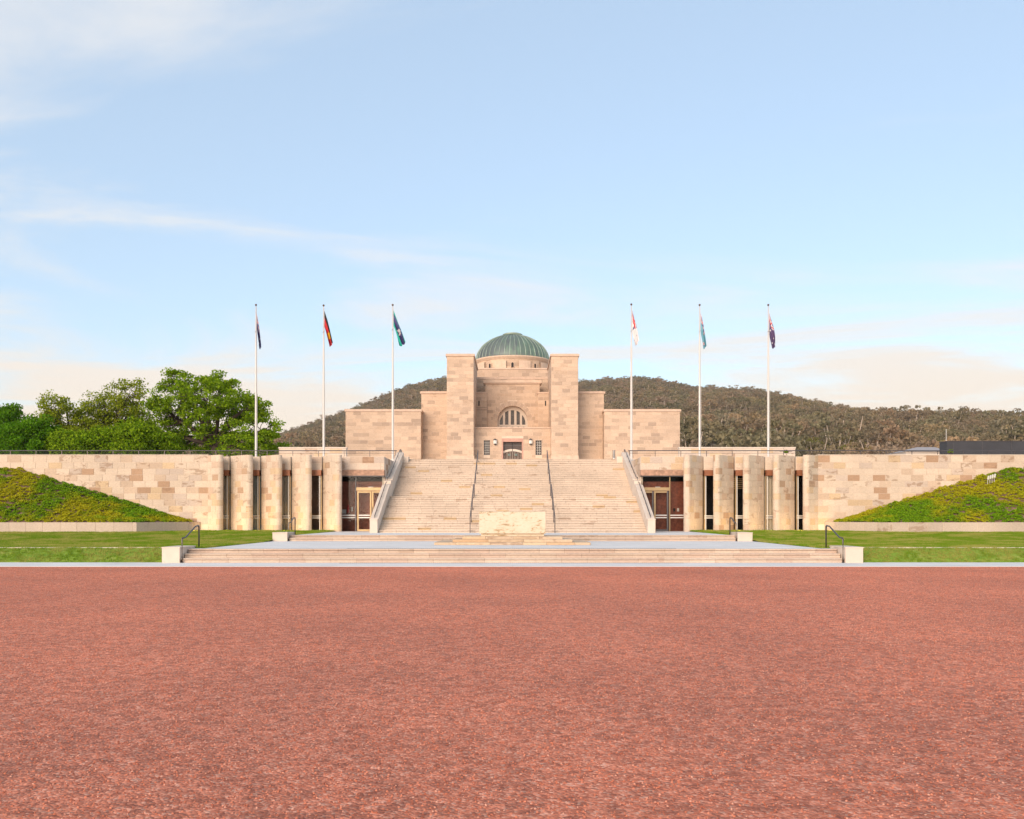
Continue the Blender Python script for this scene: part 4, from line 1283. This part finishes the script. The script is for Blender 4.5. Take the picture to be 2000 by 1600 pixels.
YFP = 70.0
def flag_design(kind, u, v):
    """u along the fly, v down the hoist, returns a palette index"""
    def jack(uu, vv):                      # small union canton, uu vv in 0..1
        cx, cy = abs(uu - 0.5), abs(vv - 0.5)
        if cx < 0.06 or cy < 0.11: return 2
        if cx < 0.11 or cy < 0.19: return 1
        dgl = abs(abs(uu - 0.5) - abs(vv - 0.5))
        if dgl < 0.05: return 2
        if dgl < 0.13: return 1
        return 0
    navy, white, red, black, yellow, green, sky_, = 0, 1, 2, 3, 4, 5, 6
    if kind == 'blue':
        if u < 0.5 and v < 0.5: return jack(u * 2, v * 2)
        for su, sv, sr in ((0.25, 0.76, 0.09), (0.75, 0.2, 0.05), (0.75, 0.82, 0.05), (0.63, 0.48, 0.05), (0.87, 0.43, 0.05)):
            if ((u - su) * 1.6) ** 2 + (v - sv) ** 2 < sr ** 2: return white
        return navy
    if kind == 'aboriginal':
        if ((u - 0.6) * 1.5) ** 2 + (v - 0.5) ** 2 < 0.2 ** 2: return yellow
        return black if v < 0.34 else red
    if kind == 'torres':
        if v < 0.2 or v > 0.6: return green
        if v < 0.23 or v > 0.57: return black
        if ((u - 0.5) * 1.5) ** 2 + (v - 0.5) ** 2 < 0.18 ** 2 and not (((u - 0.5) * 1.5) ** 2 + (v - 0.58) ** 2 < 0.11 ** 2): return white
        return navy
    if kind == 'white':
        if u < 0.5 and v < 0.5: return jack(u * 2, v * 2)
        for su, sv, sr in ((0.25, 0.76, 0.08), (0.75, 0.2, 0.05), (0.75, 0.82, 0.05), (0.63, 0.48, 0.05), (0.87, 0.43, 0.05)):
            if ((u - su) * 1.6) ** 2 + (v - sv) ** 2 < sr ** 2: return navy
        return white
    if kind == 'sky':
        if u < 0.5 and v < 0.5: return jack(u * 2, v * 2)
        dd = ((u - 0.80) * 1.6) ** 2 + (v - 0.75) ** 2
        if dd < 0.06 ** 2: return red
        if dd < 0.11 ** 2: return white
        if dd < 0.16 ** 2: return navy
        return sky_
FLAGC = [plain('flag_' + n, c, 0.8, vary=0.05) for n, c in (('navy', (0.06, 0.06, 0.18)), ('white', (0.72, 0.68, 0.68)), ('red', (0.52, 0.025, 0.03)), ('black', (0.015, 0.015, 0.015)), ('yellow', (0.75, 0.45, 0.02)), ('green', (0.02, 0.40, 0.33)), ('skyblue', (0.16, 0.42, 0.52)))]
FLAGP = [plain('flag_purple', (0.10, 0.065, 0.16), 0.8, vary=0.05)] + FLAGC[1:]
flags = [(500, 'blue', 9, 'limp navy blue flag with red and white crosses on the outermost left pole', 597),
         (632, 'aboriginal', 17, 'limp red and black flag with yellow disc on the middle left pole', 598),
         (767, 'torres', 24, 'limp green and blue flag on the left pole nearest the staircase', 597),
         (1233, 'white', 12, 'limp white flag on the right pole nearest the staircase', 596),
         (1366.5, 'sky', 11, 'limp sky blue flag with red dot on the middle right pole', 597),
         (1500.5, 'blue', 12, 'limp purple blue flag on the outermost right pole', 597)]
names = ['outermost left', 'middle left', 'innermost left', 'innermost right', 'middle right', 'outermost right']
for i, (px, kind, lean, lab, pyt) in enumerate(flags):
    x = PX(px, YFP)
    zt_ = PZ(pyt, YFP)
    p = thing('flagpole', (x, YFP, ZP - 0.02), 'tall white tapered flagpole, %s of the six on the forecourt' % names[i], 'flagpole', 'flagpoles on the forecourt')
    MB().lathe([(0.088, ZP - 0.02), (0.085, ZP + 4), (0.062, ZP + 8.5), (0.036, zt_ - 0.06), (0.0, zt_ - 0.05)], x, YFP, 14).build('shaft', 'pole', p, True)
    MB().lathe([(0.02, zt_ - 0.05)] + [(0.085 * math.sin(q), zt_ + 0.05 - 0.085 * math.cos(q)) for q in np.linspace(0.2, math.pi, 9)], x, YFP, 14).build('ball_finial', 'ball', p, True)
    zc_ = zt_ - 2.05 + (0.15 if i == 2 else 0)
    MB().tube([(x - 0.09, YFP - 0.06, zc_ - 0.06), (x + 0.02, YFP - 0.075, zc_), (x + 0.07, YFP - 0.05, zc_ + 0.10)], 0.012, 6).build('halyard_cleat', 'metal', p)
    MB().tube([(x + 0.06, YFP - 0.05, zt_ - 0.15), (x + 0.105, YFP - 0.06, zt_ - 4), (x + 0.115, YFP - 0.05, 7.2)], 0.007, 5).build('halyard', 'pole', p)
    # the limp cloth: hoist down the pole, fly fallen in folds
    rg = random.Random(40 + i)
    nu, nvv = 44, 26
    m = MB()
    hoist, fly = 1.28, 2.5
    ztop_ = zt_ - (0.34 if i in (1, 2, 3) else 0.55)
    leanm = lean * YFP / F
    drop = 2.5
    ph = rg.uniform(0, 6)
    for a in range(nu + 1):
        u = a / nu
        for b in range(nvv + 1):
            v = b / nvv
            # top corner of the fly falls furthest; the cloth gathers into folds away from the pole
            z_ = ztop_ - v * hoist * (1 - 0.72 * u ** 0.7) - drop * (u ** 0.85) - 0.10 * u * math.sin(v * 3.1)
            gather = 1 - 0.45 * u
            x_ = 0.06 + leanm * (u ** 0.9) * (0.55 + 0.45 * (1 - v)) + (0.085 * math.sin(v * 11 + ph + u * 2) * min(1, u * 3)) * gather + 0.06 * (1 - v) * math.sin(u * 3.1)
            y_ = (0.16 * math.sin(v * 13 + ph * 1.7 + u * 3.5) + 0.07 * math.sin(v * 23 + u * 6)) * min(1, u * 2.5)
            m.v.append((x + x_, YFP + y_ - 0.03, z_))
    for a in range(nu):
        for b in range(nvv):
            m.f.append((a * (nvv + 1) + b, (a + 1) * (nvv + 1) + b, (a + 1) * (nvv + 1) + b + 1, a * (nvv + 1) + b + 1))
            m.m.append(flag_design(kind, (a + 0.5) / nu, (b + 0.5) / nvv)); m.t.append(None)
    f = m.build('flag', FLAGP if i == 5 else FLAGC, None, True)
    tag(f, lab, 'flag', 'flags on the forecourt poles')

# buildings far right
t = thing('dark_pavilion', (62, 100, ZP), 'flat-roofed charcoal pavilion behind the right terrace wall', 'building')
pl = [(48.96, 100), (82, 100), (82, 110), (53.6, 110), (48.96, 101.8)]
MB().prism(pl, ZP - 0.02, PZ(862.5, 100)).build('body', 'charcoal', t)
MB().prism([(48.9, 99.94), (82.1, 99.94), (82.1, 110.1), (53.5, 110.1), (48.9, 101.85)], PZ(862.5, 100) + 0.001, PZ(861.2, 100)).build('roof_edge', 'metal', t)
for k in range(9): MB().box(49.6 + k * 3.3, 49.63 + k * 3.3, 99.975, 99.999, ZP, PZ(862.6, 100)).build('panel_joint', 'bronze_dark', t)
MB().tube([(50.8, 104, 10.4), (50.8, 104, 12.1)], 0.03, 6).build('aerial', 'steel', t)
t = thing('grey_roofed_shed', (52, 116, ZP), 'small pale building with a sloping grey roof beside the dark pavilion', 'building')
yq = 116
MB().box(PX(1769, yq), PX(1845, yq), yq, yq + 6, ZP - 0.02, PZ(882, yq)).build('wall', 'pale', t)
MB().add([(PX(1766, yq), yq - 0.3, PZ(882, yq)), (PX(1848, yq), yq - 0.3, PZ(882, yq)), (PX(1848, yq), yq + 6, PZ(882, yq)), (PX(1766, yq), yq + 6, PZ(882, yq)), (PX(1812, yq), yq + 3, PZ(870, yq)), (PX(1848, yq), yq + 3, PZ(870, yq))],
         [(0, 1, 5, 4), (2, 3, 4, 5), (3, 0, 4), (1, 2, 5), (3, 2, 1, 0)]).build('roof', 'roofgrey', t)

# four little white spotlights on the right bank
for k in range(4):
    x = PX(1929 + k * 4.3, 58.4); 
    zb_ = berm_top(x) - 0.42 + 0.0
    t = thing('bank_spotlight', (x, 58.4, zb_), 'small white spotlight on the right planted bank, %s of four' % ['leftmost', 'second from left', 'third from left', 'rightmost'][k], 'spotlight', 'white spotlights on the right bank')
    MB().tube([(x, 58.4, zb_ - 0.1), (x, 58.4, zb_ + 0.22)], 0.015, 6).build('stem', 'steel', t)
    MB().tube([(x, 58.36, zb_ + 0.20), (x, 58.28, zb_ + 0.42)], 0.055, 10).build('head', 'whiteplastic', t)

# ================================================================ vegetation
rgn = np.random.default_rng(5)
def make_tree(name, label, cat, base, lobes, nclump, nleaf, leaf, clump_r, mat, seed, trunk_r=0.35, fork=0.28, group=None, inner=0.35, limbs_r=0.10):
    rg = np.random.default_rng(seed)
    t = thing(name, base, label, cat, group)
    base = np.array(base)
    lob = np.array(lobes, dtype=float)          # x, y, z, rx, ry, rz  (world)
    vol = (lob[:, 3] * lob[:, 5]) ; vol = vol / vol.sum()
    mb = MB()
    cz_ = lob[:, 2].max()
    fk = base + np.array([0, 0, (cz_ - base[2]) * fork])
    mb.tube([base - [0, 0, 0.2], base + (fk - base) * 0.5 + rg.normal(size=3) * 0.05, fk], trunk_r, 9, r1=trunk_r * 0.75)
    cl = []
    for li, L in enumerate(lob):
        c = L[:3]
        mid = fk + (c - fk) * 0.5 + np.array([0, 0, 0.25]) + rg.normal(size=3) * 0.25
        end = c + rg.normal(size=3) * 0.2
        mb.tube([fk - [0, 0, 0.15], mid, end], trunk_r * 0.55, 7, r1=trunk_r * 0.16)
        k = max(6, int(nclump * vol[li]))
        d = rg.normal(size=(k, 3)); d /= np.linalg.norm(d, axis=1)[:, None]
        rad = (rg.uniform(inner, 1.0, k) ** 0.6)[:, None]
        pc = c + d * rad * L[3:6] * (1 + 0.13 * rg.normal(size=(k, 1)))
        for p in pc:
            s0 = mid + (end - mid) * rg.uniform(0.1, 1.0)
            m2 = s0 + (p - s0) * 0.55 + rg.normal(size=3) * 0.18
            mb.tube([s0, m2, p], trunk_r * limbs_r, 4, r1=0.012)
        cl.append(pc)
    cl = np.concatenate(cl)
    mb.build('trunk', 'bark', t, True)
    n = len(cl)
    cr = clump_r * rg.uniform(0.6, 1.35, n)
    idx = np.repeat(np.arange(n), nleaf)
    off = rg.normal(size=(len(idx), 3)); off /= np.linalg.norm(off, axis=1)[:, None]
    off *= (rg.uniform(0, 1, len(idx)) ** 0.5)[:, None] * cr[idx][:, None]
    off[:, 2] *= 0.62
    cen = cl[idx] + off
    cen = cen[cen[:, 2] > base[2] + 0.15]
    ax, bx = rand_leaves(rg, cen, leaf)
    org = cen.mean(0); org[2] = base[2]
    me = quads_mesh('crown', cen - org, ax, bx, mat)
    place('crown', me, tuple(org), t)
    return t
def lobes_px(Y, lst, dz=1.0):
    out = []
    for i, (px, py, rx, rz) in enumerate(lst):
        s = Y / F
        yy = Y + ((i * 37) % 11 - 5) * 0.42
        out.append((PX(px, yy), yy, PZ(py, yy), rx * s, max(rx, rz) * s * 0.95, rz * s))
    return out
make_tree('broadleaf_tree', 'large spreading bright green tree behind the left wall, beside the outermost flagpole', 'tree', (PX(420, 82), 82, ZP - 0.02),
          lobes_px(82, [(400, 778, 72, 55), (335, 800, 52, 48), (462, 800, 58, 52), (515, 842, 38, 42), (300, 852, 52, 38), (385, 855, 75, 40), (470, 862, 70, 36), (350, 752, 40, 28), (432, 748, 42, 28), (500, 790, 26, 26), (535, 868, 24, 24)]),
          430, 100, 0.20, 0.66, 'leaf', 1, 0.42, inner=0.2)
make_tree('broadleaf_tree', 'airy light green tree with see-through branches left of the large spreading tree', 'tree', (PX(215, 86), 86, ZP - 0.02),
          lobes_px(86, [(252, 772, 32, 34), (205, 792, 40, 32), (240, 812, 42, 36), (170, 818, 36, 30), (220, 845, 56, 34), (275, 830, 28, 40)]),
          300, 48, 0.19, 0.66, 'leaf_sparse', 2, 0.26, limbs_r=0.11)
make_tree('broadleaf_tree', 'smaller airy tree with thin twigs between the dense bush and the airy tree', 'tree', (PX(128, 84), 84, ZP - 0.02),
          lobes_px(84, [(106, 798, 30, 28), (128, 822, 44, 32), (92, 828, 26, 28), (160, 848, 44, 30)]),
          170, 48, 0.19, 0.62, 'leaf_sparse', 3, 0.22, limbs_r=0.11)
make_tree('broadleaf_tree', 'dense dark green tree at the far left edge behind the wall', 'tree', (PX(5, 88), 88, ZP - 0.02),
          lobes_px(88, [(8, 832, 42, 38), (-40, 830, 50, 40), (40, 856, 30, 30), (-10, 862, 60, 26)]),
          260, 170, 0.20, 0.78, 'leaf_dark', 4, 0.3)
for i, (px, lst, lab) in enumerate(((60, [(60, 852, 48, 36), (20, 862, 40, 24), (100, 862, 40, 28)], 'rounded green bush below the dark tree at the far left'),
                               (165, [(150, 868, 46, 24), (195, 866, 40, 26)], 'low green bush under the airy trees'),
                               (275, [(262, 858, 42, 30), (305, 866, 44, 24)], 'low green bush at the left foot of the large spreading tree'))):
    make_tree('bush', lab, 'bush', (PX(px, 78.5), 78.5, ZP - 0.02), lobes_px(78.5, lst), 170, 150, 0.20, 0.7, 'leaf' if i else 'leaf_dark', 20 + i, 0.16, 0.15)
for px, Y, w in ((1535, 74, 3.6), (1857, 80, 4.2)):
    make_tree('bush', 'tiny round shrub poking above the right wall %s' % ('before the low parapet' if px < 1600 else 'in front of the dark pavilion'), 'bush', (PX(px, Y), Y, ZP - 0.02),
              [(PX(px, Y), Y, PZ(880.5, Y) - 0.05, w * Y / F, w * Y / F, w * Y / F * 0.9)], 26, 40, 0.06, 0.10, 'leaf', 60 + px, 0.03, 0.3)

# --- wooded hill
ridge = [(-600, 905), (300, 890), (480, 872), (560, 858), (600, 842), (640, 828), (680, 815), (720, 801), (760, 784), (800, 769), (840, 757), (870, 751), (930, 745), (1000, 744), (1130, 757), (1180, 753), (1240, 748),
         (1290, 755), (1340, 765), (1400, 771), (1470, 776), (1520, 783), (1600, 803), (1680, 820), (1750, 831), (1830, 838), (1900, 845), (1960, 850), (2000, 850), (2150, 854), (2600, 860)]
rx_ = np.array([p[0] for p in ridge], float); ry_ = np.array([p[1] for p in ridge], float)
def ridgeY(px): return float(np.interp(px, [400, 1000, 1350, 1700, 2000, 2600], [1250, 1450, 1350, 950, 640, 560]))
Y0H = 235.0
def foot(t, px):                                # foothill step that lifts the first rows of trees above the terrace
    k = max(0.0, min(1.0, t / 0.09)); k = k * k * (3 - 2 * k)
    f = max(0.0, min(1.0, (1 - t) / 0.6))
    return 7.0 * k * f * float(np.interp(px, [700, 1250], [0.0, 1.0]))
nu_, nt_ = 130, 44
hm = MB()
ug = np.linspace(-420, 2420, nu_ + 1)
tg = np.concatenate([np.linspace(0, 1, nt_ - 3), [1.06, 1.2, 1.4, 1.6]])
for px in ug:
    Yr = ridgeY(px)
    zr = PZ(np.interp(px, rx_, ry_) + 4, Yr)
    for tt in tg:
        Yv = Y0H + (Yr - Y0H) * tt
        if tt <= 1: zv = 6.0 + (zr - 6.0) * (0.25 * tt + 0.75 * tt ** 1.25) + foot(tt, px)
        else: zv = zr - (tt - 1) * (zr) * 0.9
        X_ = (px - CX) * Yv / F
        zv += (3.0 * math.sin(X_ * 0.013 + Yv * 0.007) + 2.0 * math.sin(X_ * 0.031 - Yv * 0.023)) * min(1, tt * 3) * (1 if tt < 0.95 else 0.3)
        hm.v.append((X_, Yv, zv))
m_ = len(tg)
for i in range(nu_):
    for j in range(m_ - 1):
        hm.f.append((i * m_ + j, (i + 1) * m_ + j, (i + 1) * m_ + j + 1, i * m_ + j + 1)); hm.m.append(0); hm.t.append(None)
HV = np.array(hm.v).reshape(nu_ + 1, m_, 3)
M['hillsoil'] = plain('hill_floor', (0.10, 0.085, 0.055), 0.95, vary=0.4, scale=0.08)
hill = struct('hill', hm, 'hillsoil', True)

def gum_meshes(seed, h, crown, leafmat, nleaf=34, leaf=0.75):
    rg = np.random.default_rng(seed)
    mb = MB()
    ln = rg.normal(size=2) * 0.06 * h
    fk = np.array([ln[0], ln[1], h * 0.30])
    mb.tube([(0, 0, -1.0), tuple(fk * [0.4, 0.4, 0.5]), tuple(fk)], 0.020 * h, 6, r1=0.015 * h)
    cen = []
    nl = rg.integers(5, 8)
    for k in range(nl):
        a = 2 * math.pi * (k + rg.uniform(-0.3, 0.3)) / nl
        rad = crown * rg.uniform(0.35, 0.95)
        e = fk + np.array([math.cos(a) * rad, math.sin(a) * rad, h * rg.uniform(0.30, 0.62)])
        mid = fk + (e - fk) * 0.5 + np.array([math.cos(a), math.sin(a), -0.3]) * 0.05 * h
        mb.tube([tuple(fk), tuple(mid), tuple(e)], 0.017 * h, 5, r1=0.005 * h)
        for q in range(3):
            c = e + rg.normal(size=3) * [0.18 * crown, 0.18 * crown, 0.07 * h]
            cr = crown * rg.uniform(0.24, 0.40)
            d = rg.normal(size=(nleaf, 3)); d /= np.linalg.norm(d, axis=1)[:, None]
            d *= (rg.uniform(0.2, 1, nleaf) ** 0.5)[:, None] * cr
            d[:, 2] = d[:, 2] * 0.55
            cen.append(c + d)
    cen = np.concatenate(cen)
    ax, bx = rand_leaves(rg, cen, leaf, 0.6)
    me = quads_mesh('gum_crown', cen, ax, bx, leafmat)
    tme = bpy.data.meshes.new('gum_trunk')
    tme.from_pydata(mb.v, [], mb.f); tme.materials.append(M['gumbark'])
    return me, tme
def join_meshes(name, a, b):
    """one mesh with two materials, used only for the far woodland"""
    va = np.array([v.co[:] for v in a.vertices]); vb = np.array([v.co[:] for v in b.vertices])
    me = bpy.data.meshes.new(name)
    fs = [tuple(p.vertices) for p in a.polygons] + [tuple(i + len(va) for i in p.vertices) for p in b.polygons]
    me.from_pydata(np.concatenate([va, vb]).tolist(), [], fs)
    me.materials.append(a.materials[0]); me.materials.append(b.materials[0])
    me.polygons.foreach_set('material_index', [0] * len(a.polygons) + [1] * len(b.polygons))
    return me
protos = []
for k in range(6):
    c_, t_ = gum_meshes(500 + k, 10.5 + (k % 3) * 1.5, 4.6 + (k % 2) * 0.8, 'gumleaf', nleaf=24, leaf=0.85)
    protos.append(bpy.data.objects.new('gum', join_meshes('gum', c_, t_)))
wood = proto_collection('far_gums', protos)
# surface that carries the far woodland (from the lower slope to just over the ridge)
wm = bpy.data.meshes.new('woodland')
js = [j for j in range(m_) if tg[j] <= 1.07]
jj = [j for j in js if tg[j] >= 0.0]
vv = HV[:, jj, :].reshape(-1, 3); mm = len(jj)
fs = [(i * mm + j, (i + 1) * mm + j, (i + 1) * mm + j + 1, i * mm + j + 1) for i in range(nu_) for j in range(mm - 1)]
wm.from_pydata(vv.tolist(), [], fs)
scatter('woodland', wm, wood, 0.016, 0.50, 1.40, 3, 0.06, 'stuff', 'grey green gum woodland covering the hill behind the memorial')
# the trees one can pick out: along the foot of the hill and along its skyline
near = [gum_meshes(700 + k, 10 + k % 3, 5.2, 'gumleaf_near', nleaf=70, leaf=0.55) for k in range(5)]
sky_t = [gum_meshes(800 + k, 12 + k % 3 * 1.5, 4.6, 'gumleaf', nleaf=42, leaf=0.70) for k in range(5)]
def hill_z(X, Y):
    px = CX + X * F / Y
    Yr = ridgeY(px); zr = PZ(np.interp(px, rx_, ry_) + 4, Yr)
    tt = (Y - Y0H) / (Yr - Y0H)
    if tt <= 0: return 6.0
    zv = 6.0 + (zr - 6.0) * (0.25 * min(tt, 1) + 0.75 * min(tt, 1) ** 1.25) + foot(tt, px)
    return zv + (3.0 * math.sin(X * 0.013 + Y * 0.007) + 2.0 * math.sin(X * 0.031 - Y * 0.023)) * min(1, tt * 3) * (1 if tt < 0.95 else 0.3)
def put_gum(meshes, X, Y, s, rz, label, group):
    z = hill_z(X, Y)
    o = tag(place('gum_tree', None, (X, Y, z)), label, 'tree', group)
    for nm, me in (('crown', meshes[0]), ('trunk', meshes[1])):
        c = bpy.data.objects.new(nm, me); COL.objects.link(c)
        c.parent = o; WL[c.name] = Vector((X, Y, z))
    o.rotation_euler = (0, 0, rz); o.scale = (s, s, s)
rq = random.Random(77)
cnt = 0
for k in range(95):
    px = rq.uniform(1335, 2010)
    Y = rq.uniform(265, 330) if k < 55 else rq.uniform(330, 440)
    put_gum(near[k % 5], (px - CX) * Y / F, Y, rq.uniform(0.62, 1.0), rq.uniform(0, 6.28), 'olive gum tree among the row at the foot of the hill', 'gum trees at the foot of the hill')
for k in range(70):
    px = 575 + (2000 - 575) * (k + rq.uniform(-0.4, 0.4)) / 69
    if 880 < px < 1125: continue
    Y = ridgeY(px) * rq.uniform(0.97, 1.0)
    put_gum(sky_t[k % 5], (px - CX) * Y / F, Y, rq.uniform(0.75, 1.2) * float(np.interp(px, [1500, 1900], [1.0, 0.62])), rq.uniform(0, 6.28), 'gum tree standing out against the sky on the ridge', 'gum trees on the skyline')

# --- ground cover on the banks
def sprig(seed):
    rg = np.random.default_rng(seed)
    n = 110
    a = rg.uniform(0, 6.283, n); rr = 0.24 * np.sqrt(rg.uniform(0, 1, n))
    cen = np.stack([rr * np.cos(a), rr * np.sin(a), 0.03 + 0.17 * (1 - (rr / 0.26) ** 2) * rg.uniform(0.4, 1, n)], 1)
    ax, bx = rand_leaves(rg, cen, 0.085, 0.8)
    return bpy.data.objects.new('sprig', quads_mesh('sprig', cen, ax, bx, 'cover'))
spr = proto_collection('sprigs', [sprig(900 + k) for k in range(5)])
for o in list(COL.objects):
    if o.name.startswith('planted_bank'):
        scatter('ground_cover', o.data, spr, 24.0, 0.5, 1.1, 11 + int(o['_side']), 0.35, 'stuff', 'low green and yellow ground cover carpeting the %s bank' % ('left' if o['_side'] < 0 else 'right'), tuple(o.location))
        del o['_side']
# --- grass
def tuft(seed):
    rg = np.random.default_rng(seed)
    mb = MB()
    for k in range(12):
        x, y = rg.normal(size=2) * 0.035
        a = rg.uniform(0, 6.283); w = 0.006; h = rg.uniform(0.03, 0.065)
        dx, dy = math.cos(a), math.sin(a); bx, by = rg.normal(size=2) * 0.02
        mb.add([(x - dx * w, y - dy * w, -0.005), (x + dx * w, y + dy * w, -0.005), (x + bx, y + by, h)], [(0, 1, 2)])
    me = bpy.data.meshes.new('tuft'); me.from_pydata(mb.v, [], mb.f); me.materials.append(M['blade'])
    return bpy.data.objects.new('tuft', me)
tfs = proto_collection('tufts', [tuft(950 + k) for k in range(5)])
for s in (-1, 1):
    scatter('grass', lawns[s].data, tfs, 120.0, 0.8, 1.7, 21 + s, 0.2, 'stuff', 'short mown grass of the %s lawn' % ('left' if s < 0 else 'right'), tuple(lawns[s].location))
# --- loose gravel close to the camera
def pebble(seed):
    import bmesh
    rg = random.Random(seed)
    bm = bmesh.new(); bmesh.ops.create_icosphere(bm, subdivisions=1, radius=1.0)
    for v in bm.verts: v.co = Vector((v.co.x * rg.uniform(0.8, 1.25), v.co.y * rg.uniform(0.7, 1.1), v.co.z * rg.uniform(0.45, 0.8)))
    me = bpy.data.meshes.new('pebble'); bm.to_mesh(me); bm.free()
    me.materials.append(M['pebble'])
    return bpy.data.objects.new('pebble', me)
def pebble_mat():
    m, n, l, b = new_mat('gravel_pebble', 0.9)
    o = N(n, 'ShaderNodeObjectInfo')
    r_ = ramp(n, [(0.0, (0.36, 0.095, 0.048)), (0.5, (0.56, 0.178, 0.096)), (0.85, (0.66, 0.24, 0.14)), (1.0, (0.68, 0.37, 0.27))])
    g = N(n, 'ShaderNodeNewGeometry')
    z = noise(n, l, g.outputs['Position'], 0.22, 5)
    r3 = ramp(n, [(0.3, (0.80, 0.80, 0.82)), (0.7, (1.10, 1.08, 1.06))])
    l.new(z.outputs['Fac'], r3.inputs[0])
    mm_ = N(n, 'ShaderNodeMix', data_type='RGBA', blend_type='MULTIPLY'); mm_.inputs['Factor'].default_value = 1
    l.new(r_.outputs[0], mm_.inputs['A']); l.new(r3.outputs[0], mm_.inputs['B'])
    l.new(o.outputs['Random'], r_.inputs[0]); l.new(mm_.outputs['Result'], b.inputs['Base Color'])
    return m
M['pebble'] = pebble_mat()
pbs = proto_collection('pebbles', [pebble(970 + k) for k in range(6)])
pm = bpy.data.meshes.new('gravel')
pm.from_pydata([(-4.2, 4.6, 0.0), (4.2, 4.6, 0.0), (21, 32.6, 0.0), (-21, 32.6, 0.0)], [], [(0, 1, 2, 3)])
scatter('gravel', pm, pbs, 380.0, 0.004, 0.0115, 31, 3.0, 'stuff', 'loose red gravel over the parade ground')


# ================================================================ air
hz = MB().box(-2600, 2600, -400, 2800, -2.2, 320).build('haze', 'soil')
hz.data.materials.clear()
tag(hz, 'thin evening haze over the whole scene', None, None, 'stuff')
hmt = bpy.data.materials.new('haze'); hmt.use_nodes = True
hmt.node_tree.nodes.clear()
ho = hmt.node_tree.nodes.new('ShaderNodeOutputMaterial'); hv = hmt.node_tree.nodes.new('ShaderNodeVolumePrincipled')
hv.inputs['Color'].default_value = (0.92, 0.90, 0.90, 1)
hv.inputs['Density'].default_value = 0.00008
hmt.node_tree.links.new(hv.outputs[0], ho.inputs['Volume'])
hz.data.materials.append(hmt)
